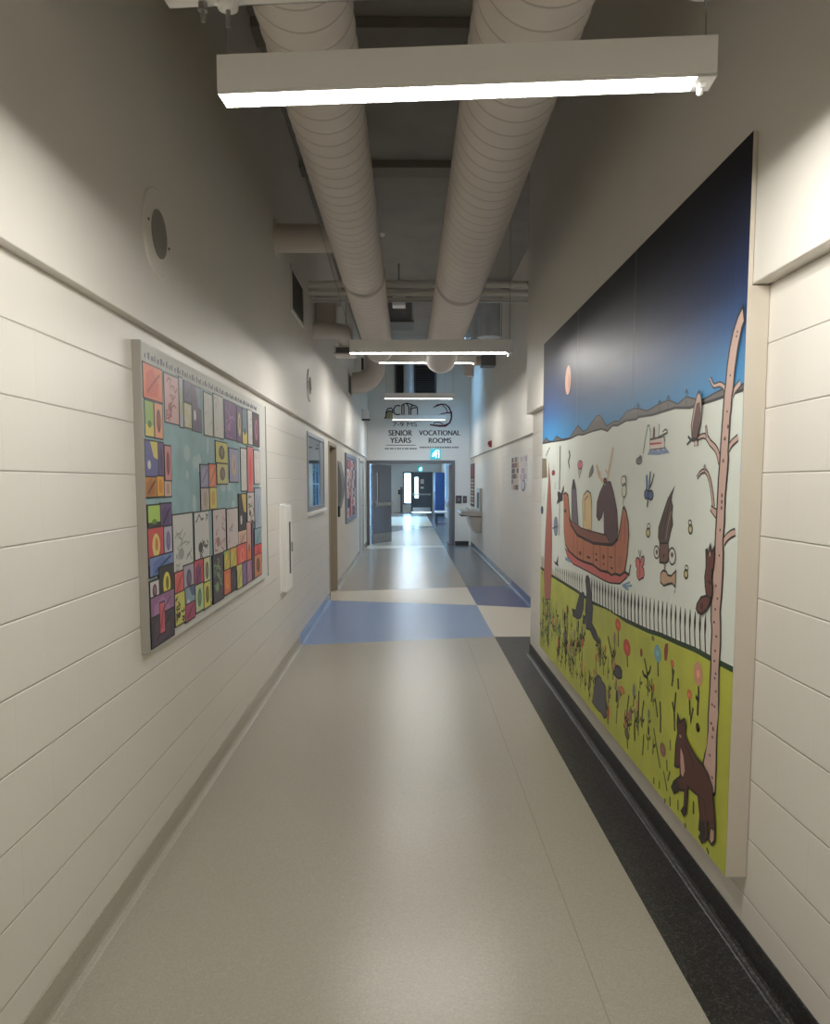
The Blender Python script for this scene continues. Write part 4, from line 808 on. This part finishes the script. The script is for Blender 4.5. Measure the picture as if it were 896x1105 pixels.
# meadow plants
b = MB(); greens = [pc((66, 74, 40)), pc((52, 50, 38)), pc((88, 96, 50)), pc((80, 60, 50)), pc((96, 104, 60))]; heads = [pc((196, 90, 72)), pc((60, 56, 60)), pc((150, 120, 110)), pc((206, 140, 90)), pc((110, 130, 120))]
def plant(y, z, h, X, hd=None, hr=.03, hz=1.6, st=None):
    st = st or R.choice(greens); w = .012
    b.stroke([(y, z), (y+R.uniform(-.008, .008), z+h*.5), (y, z+h)], [w, w*.9, w*.6], X, st)
    for s in (-1, 1):
        if R.random() < .75:
            q = R.uniform(.25, .6); b.stroke([(y, z+h*q), (y+s*.022, z+h*(q+.1)), (y+s*.032, z+h*(q+.3))], [.010, .014, .005], X-.0001, st)
    if hd: b.ell((y, z+h), hr, hr*hz, X-.0002, hd, 14)
cnt = 0
for k in range(1200):
    if cnt >= 170: break
    y = R.uniform(my0+.5, my1-.03); z = R.uniform(mz0+.03, 1.15); g = ip([(p[0], p[1]) for p in grass_top], y)
    if z > g-.2: continue
    px = [(2.456, .0), (3.0, .0)]
    if z+.2 > g-.05 or (y < 3.22 and z < 1.15) : continue
    if y < 4.5 and R.random() < .6: continue
    h = R.uniform(.05, .16) if y > 3.8 else R.uniform(.05, .12)
    plant(y, z, h, X_(2.6), R.choice(heads) if R.random() < .38 else None, R.uniform(.012, .022)); cnt += 1
for fr, c, rx, rz, col, stem in (('I',(162,232),24,55,(196,84,70),70),('I',(104,85),18,42,(200,96,70),100),('I',(360,270),24,58,(120,170,176),90),('I',(622,402),30,80,(206,150,124),90),('I',(565,535),16,35,(206,120,76),100),('I',(455,335),12,25,(200,110,80),90),('I',(255,265),8,28,(150,60,50),0),('I',(132,505),16,24,(206,120,80),0),('I',(330,172),9,18,(120,110,70),0),('I',(620,745),14,30,(110,110,60),0),('J',(100,185),16,34,(104,96,64),60),('J',(325,285),18,44,(140,96,92),0),('J',(545,150),12,26,(110,104,60),0)):
    p0, p1, p2 = mp(fr, [c, (c[0]+rx, c[1]), (c[0], c[1]-rz)])
    f = MB(); q0 = b; b = f
    if stem: b.stroke([(p0[0], p0[1]), mp(fr, [(c[0]+4, c[1]+rz+stem)])[0]], .014, X_(2.9), greens[1])
    b.ell(p0, abs(p1[0]-p0[0]), abs(p2[1]-p0[1]), X_(3), pc(col), 16); b.ell(p0, abs(p1[0]-p0[0])*.35, abs(p2[1]-p0[1])*.35, X_(3.2), pc(tuple(min(255, int(v*1.15)) for v in col)), 10); b.build('painted_flower', mu); b = q0
for fr, pts in (('I',[(410,205),(402,245),(405,315),(418,318),(428,250),(428,205)]),):
    b.poly(mp(fr, pts), X_(3), pc((140, 70, 50)))
for pts in ([(275,300),(290,380),(302,505)],[(262,380),(272,410),(294,425)],[(316,350),(308,390),(294,405)],[(40,160),(66,290),(80,410)],[(80,250),(66,300)],[(240,510),(236,670)],[(272,575),(262,640),(256,740)],[(478,520),(468,650),(470,770)],[(455,580),(466,640)],[(626,505),(618,670)],[(606,545),(620,570)],[(345,560),(352,620),(360,680)],[(376,580),(380,680),(378,780)],[(492,430),(494,500)],[(465,375),(452,480)],[(175,540),(165,620),(155,710)],[(210,720),(212,830)],[(590,620),(574,710),(566,560)]):
    b.stroke(mp('I', pts), .016, X_(2.8), R.choice(greens[:2]))
for pts in ([(150,110),(148,230)],[(268,150),(285,260),(308,400)],[(330,420),(352,545)],[(370,420),(356,480)],[(350,350),(352,420)],[(205,190),(198,320)],[(372,220),(372,290)],[(270,460),(268,500)],[(305,480),(302,530)],[(340,590),(338,620)],[(420,600),(420,665)],[(518,610),(518,690)],[(465,745),(468,775)],[(600,900),(615,940)],[(370,580),(372,640)]):
    b.stroke(mp('J', pts), .013, X_(2.8), R.choice(greens[:3]))
tag(b.build('painted_plants', mu), 'many small painted plants and flowers on the meadow', kind='stuff')

# ------------------------------------------------------------------ end wall signs
def yp(fr, pts): return [onY(im(fr, p), YF-.004) for p in pts]
sg = thing('wall_lettering', (-.1, YF, 2.5), 'dark arched logo above the words SENIOR YEARS on the end wall', 'sign')
b = MB(); Y = YF-.004
b.poly(yp('V1', [(160,425),(175,350),(200,300),(290,300),(300,425)]), Y+.002, m_olive, 'y')
for pts in ([(150,415),(185,400),(185,310),(215,255),(270,240),(300,270),(295,330)],[(185,330),(240,285),(285,300),(300,330)],[(424,215),(400,195),(350,205),(318,255),(320,315),(350,350),(395,355),(425,345)],[(455,200),(455,358)],[(490,190),(490,358)],[(445,205),(500,168),(545,160),(600,175),(625,190)],[(540,165),(575,230),(578,358)],[(608,358),(608,225),(640,195),(690,205),(720,235),(722,358)],[(640,195),(620,180)],[(612,260),(660,235),(700,240)]):
    b.stroke(yp('V1', pts), .028, Y, m_ink, axis='y')
b.build('logo', sg)
def wtext(t, name, body, fr, x0, y0, x1, y1, m, bold=0.):
    (xa, za), (xb, zb) = yp(fr, [(x0, y1), (x1, y0)]); b = MB()
    for k in ((-1, 0, 1) if bold else (0,)): text_mb(b, body, (xa+xb)/2+k*.005, za, zb, xb-xa-.01, Y-.0002*k, m)
    b.build(name, t)
wtext(sg, 'lettering', '7-9 MS', 'V1', 300, 482, 715, 555, m_ink)
wtext(sg, 'lettering', 'SENIOR', 'V1', 228, 618, 632, 715, m_ink, .012)
wtext(sg, 'lettering', 'YEARS', 'V1', 252, 745, 612, 835, m_ink, .012)
b = MB(); (xa, za), (xb, zb) = yp('V1', [(178, 880), (690, 868)]); b.box((xa, Y, za), (xb, Y+.002, zb), m_ink2)
for k in range(13):
    (xa, za), (xb, zb) = yp('V1', [(165+k*42, 945), (165+k*42+R.choice((26, 34, 38)), 922)]); b.box((xa, Y, za), (xb, Y+.002, zb), m_ink2)
tag(b.build('small_print', sg), 'thin rule with tiny grey text')
sg = thing('wall_lettering', (.75, YF, 2.5), 'dark red crescent logo above the words VOCATIONAL ROOMS on the end wall', 'sign')
b = MB()
b.stroke(yp('V2', [(330,222),(400,182),(470,165),(530,170),(585,215),(618,290),(622,380),(595,460),(530,505),(440,510),(350,500),(280,490)]), [.01,.05,.035,.03,.035,.035,.03,.035,.06,.05,.04,.03], Y, m_crim, axis='y')
b.stroke(yp('V2', [(425,330),(480,315),(560,300),(618,300)]), [.01,.025,.03,.04], Y-.001, m_crim, axis='y'); b.stroke(yp('V2', [(480,180),(540,230),(560,300)]), .022, Y-.001, m_crim, axis='y')
b.stroke(yp('V2', [(340,480),(370,445),(440,455),(490,480)]), .022, Y-.001, m_ink, axis='y'); b.stroke(yp('V2', [(470,160),(560,190),(632,290),(634,390),(600,475)]), .008, Y-.002, m_ink, axis='y')
b.build('logo', sg)
wtext(sg, 'lettering', 'VOCATIONAL', 'V2', 105, 580, 765, 660, m_ink, .012)
wtext(sg, 'lettering', 'ROOMS', 'V2', 260, 700, 625, 782, m_ink, .012)
b = MB()
for k in range(16):
    (xa, za), (xb, zb) = yp('V2', [(120+k*39.5, 862), (120+k*39.5+R.choice((24, 30, 35)), 840)]); b.box((xa, Y, za), (xb, Y+.002, zb), m_ink2)
tag(b.build('small_print', sg), 'tiny grey text line')
def exit_sign(xc, zc, Y, s, label):
    t = thing('exit_sign', (xc, Y, zc-s), label, 'exit sign', 'running man exit signs'); b = MB()
    b.box((xc-s, Y-.05, zc-s), (xc+s, Y, zc+s), m_cyan); b.build('lit_box', t, .004)
    b = MB(); y = Y-.0505; q = s*.9
    P = lambda a: [(xc+x*q, zc+z*q) for x, z in a]
    b.stroke(P([(.15,-.85),(.15,.75),(.75,.75),(.75,-.85)]), s*.14, y-.0005, m_wlit, axis='y')
    b.ell((xc-.05*q, zc+.55*q), .15*q, .15*q, y-.001, m_wlit, 12, 'y')
    for l in ([(-.1,.32),(-.15,-.15)],[(-.1,.25),(.25,.05),(.4,.2)],[(-.1,.25),(-.5,.1),(-.55,-.12)],[(-.15,-.15),(.15,-.4),(.1,-.8)],[(-.15,-.15),(-.45,-.45),(-.75,-.45)]): b.stroke(P(l), s*.2, y-.001, m_wlit, axis='y')
    tag(b.build('pictogram', t), 'white running figure and doorway'); return t
(xc, zc) = onY((470, 490), YF); exit_sign(xc, zc, YF, .125, 'glowing green running man exit sign above the open corridor doorway')
(xc, zc) = onY((453.7, 506.3), YE); exit_sign(xc, zc, YE, .13, 'glowing green exit sign above the exit door at the very end')
for (p, w, h, l) in (((495.2, 539), .075, .1, 'larger dark wall switch plate right of the doorway'), ((501.8, 539), .05, .09, 'smaller dark wall switch plate beside the drinking fountain')):
    x, z = onY(p, YF); t = thing('wall_switch', (x, YF, z-h), l, 'switch'); b = MB(); b.box((x-w, YF-.012, z-h), (x+w, YF, z+h), mat('plate_grey', (72, 70, 68), .45)); b.build('plate', t, .003)
    b = MB(); b.box((x-w*.35, YF-.02, z-h*.4), (x+w*.35, YF-.012, z+h*.4), m_grey); b.build('rocker', t, .002)
# ------------------------------------------------------------------ right far wall fittings
XW_ = XFB
(ya, za), (yb, zb) = onX((520.3, 551), XW_), onX((514.5, 527), XW_)
fy0, fy1 = 16.55, 17.65
t = thing('drinking_fountain', ((XW_-.0015), 17.1, .5), 'stainless steel drinking fountain with bottle filler panel on the right wall', 'drinking fountain')
z1 = .965
b = MB(); b.prism([((XW_-.0015), z1), (1.13, z1), (1.12, z1-.05), (1.16, z1-.09), ((XW_-.0015), z1-.12)], 'y', fy0+.02, fy1+.3, m_steel); b.build('basin', t, .008)
b = MB(); b.prism([((XW_-.0015), z1-.12), (1.3, z1-.11), (1.34, z1-.3), (1.42, .5), ((XW_-.0015), .5)], 'y', fy0+.05, fy1-.1, m_steel); b.build('apron', t, .01)
b = MB(); b.box((1.28, fy0+.5, z1-.13), (1.16, fy1+.2, z1-.09), m_dark); tag(b.build('underside', t), 'dark underside')
b = MB(); b.tube([(1.3, fy0+.3, z1), (1.3, fy0+.3, z1+.05), (1.27, fy0+.3, z1+.07), (1.24, fy0+.3, z1+.06)], .012, m_steel, 10); b.build('spout', t)
b = MB(); b.box(((XW_-.0015)-.05, fy0+.05, z1), ((XW_-.0015), fy0+.85, 1.45), m_steel); bf = b.build('bottle_filler', t, .01)
b = MB(); b.box(((XW_-.0015)-.055, fy0+.25, 1.02), ((XW_-.0015)-.05, fy0+.65, 1.36), m_dark); tag(b.build('filler_recess', bf), 'dark bottle recess')
(ya, za), (yb, zb) = onX((512.5, 500), XW_), onX((508.3, 550), XW_)
t = thing('wall_banner', (XW_, (ya+yb)/2, zb), 'tall narrow red and white poster on the right wall behind the drinking fountain', 'poster'); b = MB()
b.box((XW_-.012, ya, 1.0), (XW_, yb, 2.03), m_dark); b.build('backing', t)
b = MB(); b.box((XW_-.014, ya+.03, 1.72), (XW_-.012, yb-.03, 2.0), m_red)
for k in range(8): b.box((XW_-.014, ya+.05, 1.06+k*.08), (XW_-.012, yb-.05, 1.11+k*.08), pc((196, 150, 140) if k % 2 else (200, 196, 190)))
b.build('print', t)
(ya, za) = onX((530.5, 479), XFU)
t = thing('fire_alarm', (XFU, ya, za-.07), 'small dark red fire alarm strobe on the upper right wall', 'fire alarm'); b = MB()
b.box((XFU-.05, ya-.05, za-.055), (XFU, ya+.05, za+.055), m_red); b.build('case', t, .01)
b = MB(); b.box((XFU-.065, ya-.03, za-.02), (XFU-.05, ya+.03, za+.04), m_dark); b.build('lens', t, .005)
b = MB(); b.box((XFU-.006, ya-.06, za-.065), (XFU, ya+.06, za+.065), m_red); b.build('mounting_plate', t)
for (pa, pb, l, cs, sd) in (((552.6, 497), (560, 527), 'poster of brown and dark photo cells on the right wall, the left of the pair', [(150,96,84),(96,80,84),(196,150,128),(120,110,116),(206,190,180)], 3),
                            ((562, 492), (569, 529), 'pale lilac poster with a round emblem on the right wall, the right of the pair', [(206,200,206),(190,180,192),(214,210,210),(176,160,176)], 4)):
    (ya, za), (yb, zb) = onX(pa, XW_), onX(pb, XW_); ya, yb = min(ya, yb), max(ya, yb)
    zt, zbm = 1.965 if sd == 3 else 1.955, 1.445 if sd == 3 else 1.435
    t = thing('wall_poster', (XW_, (ya+yb)/2, zbm), l, 'poster', 'posters on the far right wall'); b = MB(); b.box((XW_-.004, ya, zbm), (XW_, yb, zt), m_paper); b.build('sheet', t)
    b = MB(); rr = random.Random(sd); n, mm = 4, 6
    for i in range(n):
        for j in range(mm):
            if sd == 4 and j < 2: continue
            y = ya+.02+i*(yb-ya-.04)/n; z = zbm+.02+j*(zt-zbm-.04)/mm
            b.box((XW_-.0055, y+.003, z+.004), (XW_-.004, y+(yb-ya-.04)/n-.003, z+(zt-zbm-.04)/mm-.004), pc(rr.choice(cs)))
    if sd == 4: b.ell(((ya+yb)/2, zbm+.1), .2, .085, XW_-.005, pc((120, 116, 150)), 20); b.ell(((ya+yb)/2+.03, zbm+.105), .14, .06, XW_-.0055, pc((206, 204, 214)), 20)
    b.build('print', t)
# ------------------------------------------------------------------ beyond the doorway
lx0 = 1.27
for k in range(6):
    y0 = 36.6+k*.4
    t = thing('locker', (1.48, y0+.2, 0), ('tall blue locker, end one facing the viewer, right side of the far corridor' if k == 0 else 'tall blue locker, number %s back in the row along the far corridor' % ('two', 'three', 'four', 'five', 'six')[k-1]), 'locker', 'blue lockers in the far corridor')
    b = MB(); b.box((lx0, y0, .1), (1.69, y0+.395, 2.05), m_blueL); b.box((lx0+.02, y0+.01, 0), (1.69, y0+.385, .1), m_dark); b.build('body', t, .004)
    b = MB(); b.box((lx0-.015, y0+.01, .12), (lx0, y0+.385, 2.03), m_blueL); d_ = b.build('door', t, .003)
    b = MB(); b.box((lx0-.03, y0+.06, 1.0), (lx0-.015, y0+.1, 1.14), m_steel); b.build('handle', d_)
t = thing('bench', (1.28, 29.6, 0), 'low white-topped bench with dark legs on the right of the far corridor', 'bench')
b = MB(); b.box((1.03, 29.4, .43), (1.6, 30.9, .47), m_white); b.build('top', t, .005)
for x in (1.06, 1.55):
    for y in (29.45, 30.85): b = MB(); b.box((x, y-.02, 0), (x+.04, y+.02, .43), m_dark); b.build('leg', t)
b = MB(); b.box((1.06, 29.44, .06), (1.59, 29.47, .1), m_steel); b.build('foot_rail', t)
(x, z) = onY((432.3, 531), YE); t = thing('alarm_box', (x, YE, z-.1), 'small dark box on the white wall left of the end door', 'box'); b = MB(); b.box((x-.12, YE-.06, z-.12), (x+.12, YE, z+.12), m_dark); b.build('case', t, .01)
b = MB(); b.box((x-.05, YE-.07, z-.05), (x+.05, YE-.06, z+.05), m_grey); b.build('dial', t)
b = MB(); x0_, _ = onY((432.3, 540), YE); x1_, _ = onY((434.6, 540), YE)
b.box((x0_, YE-.1, 0), (x1_, YE, 1.35), m_frame); tag(b.build('floor_pillar'), 'narrow grey post against the wall left of the end door', 'post')

# ------------------------------------------------------------------ light
w = bpy.data.worlds.new('daylight'); S.world = w; w.use_nodes = True
bg = w.node_tree.nodes['Background']; bg.inputs[0].default_value = (.36, .66, 1, 1); bg.inputs[1].default_value = 6.
b = MB()
for x in (SK[0], SK[1]-.05): b.box((x, SK[2], ZC+.15), (x+.05, SK[3], ZC+.35), m_white)
for y in (SK[2], SK[3]-.05): b.box((SK[0]+.05, y, ZC+.15), (SK[1]-.05, y+.05, ZC+.35), m_white)
b.box((SK[0]+.05, SK[2]+.05, ZC+.3), (SK[1]-.05, SK[3]-.05, ZC+.31), m_glass); struct('window_4', b)

ies = bpy.data.texts.new('batwing_downlight_ies')
VA = [0, 15, 30, 45, 60, 70, 78, 84, 88, 90, 92, 180]; CV = [900, 900, 920, 950, 930, 780, 610, 440, 260, 110, 0, 0]
ies.from_string('IESNA:LM-63-1995\nTILT=NONE\n1 1000 1 %d 1 1 2 0 0 0\n1 1 0\n%s\n0\n%s\n' % (len(VA), ' '.join(map(str, VA)), ' '.join(map(str, CV))))
def lamps(o, n=5):
    for k in range(n):
        l = bpy.data.lights.new('lamp_tube', 'POINT'); l.energy = LAMP/n; l.shadow_soft_size = .012; l.color = (1, .965, .90); l.use_nodes = True
        nt = l.node_tree; e = nt.nodes['Emission']; t = nt.nodes.new('ShaderNodeTexIES'); t.mode = 'INTERNAL'; t.ies = ies
        t.inputs['Strength'].default_value = 1; nt.links.new(t.outputs['Fac'], e.inputs['Strength'])
        p = bpy.data.objects.new('lamp_tube', l); COL.objects.link(p)
        x = -.50 + k*1.0/(n-1); a = o.rotation_euler.z
        p.location = (o.location.x + x*math.cos(a), o.location.y + x*math.sin(a), o.location.z - .014)
for o in [o for o in bpy.data.objects if o.type == 'EMPTY' and o.name.startswith('pendant_light')]: lamps(o)

vs = S.view_settings; S.display_settings.display_device = 'sRGB'
vs.view_transform = 'Standard'; vs.look = 'None'; vs.gamma = 1; vs.use_curve_mapping = False; vs.exposure = 1.7
S.cycles.max_bounces = 10; S.cycles.diffuse_bounces = 6
S.cycles.sample_clamp_indirect = 6
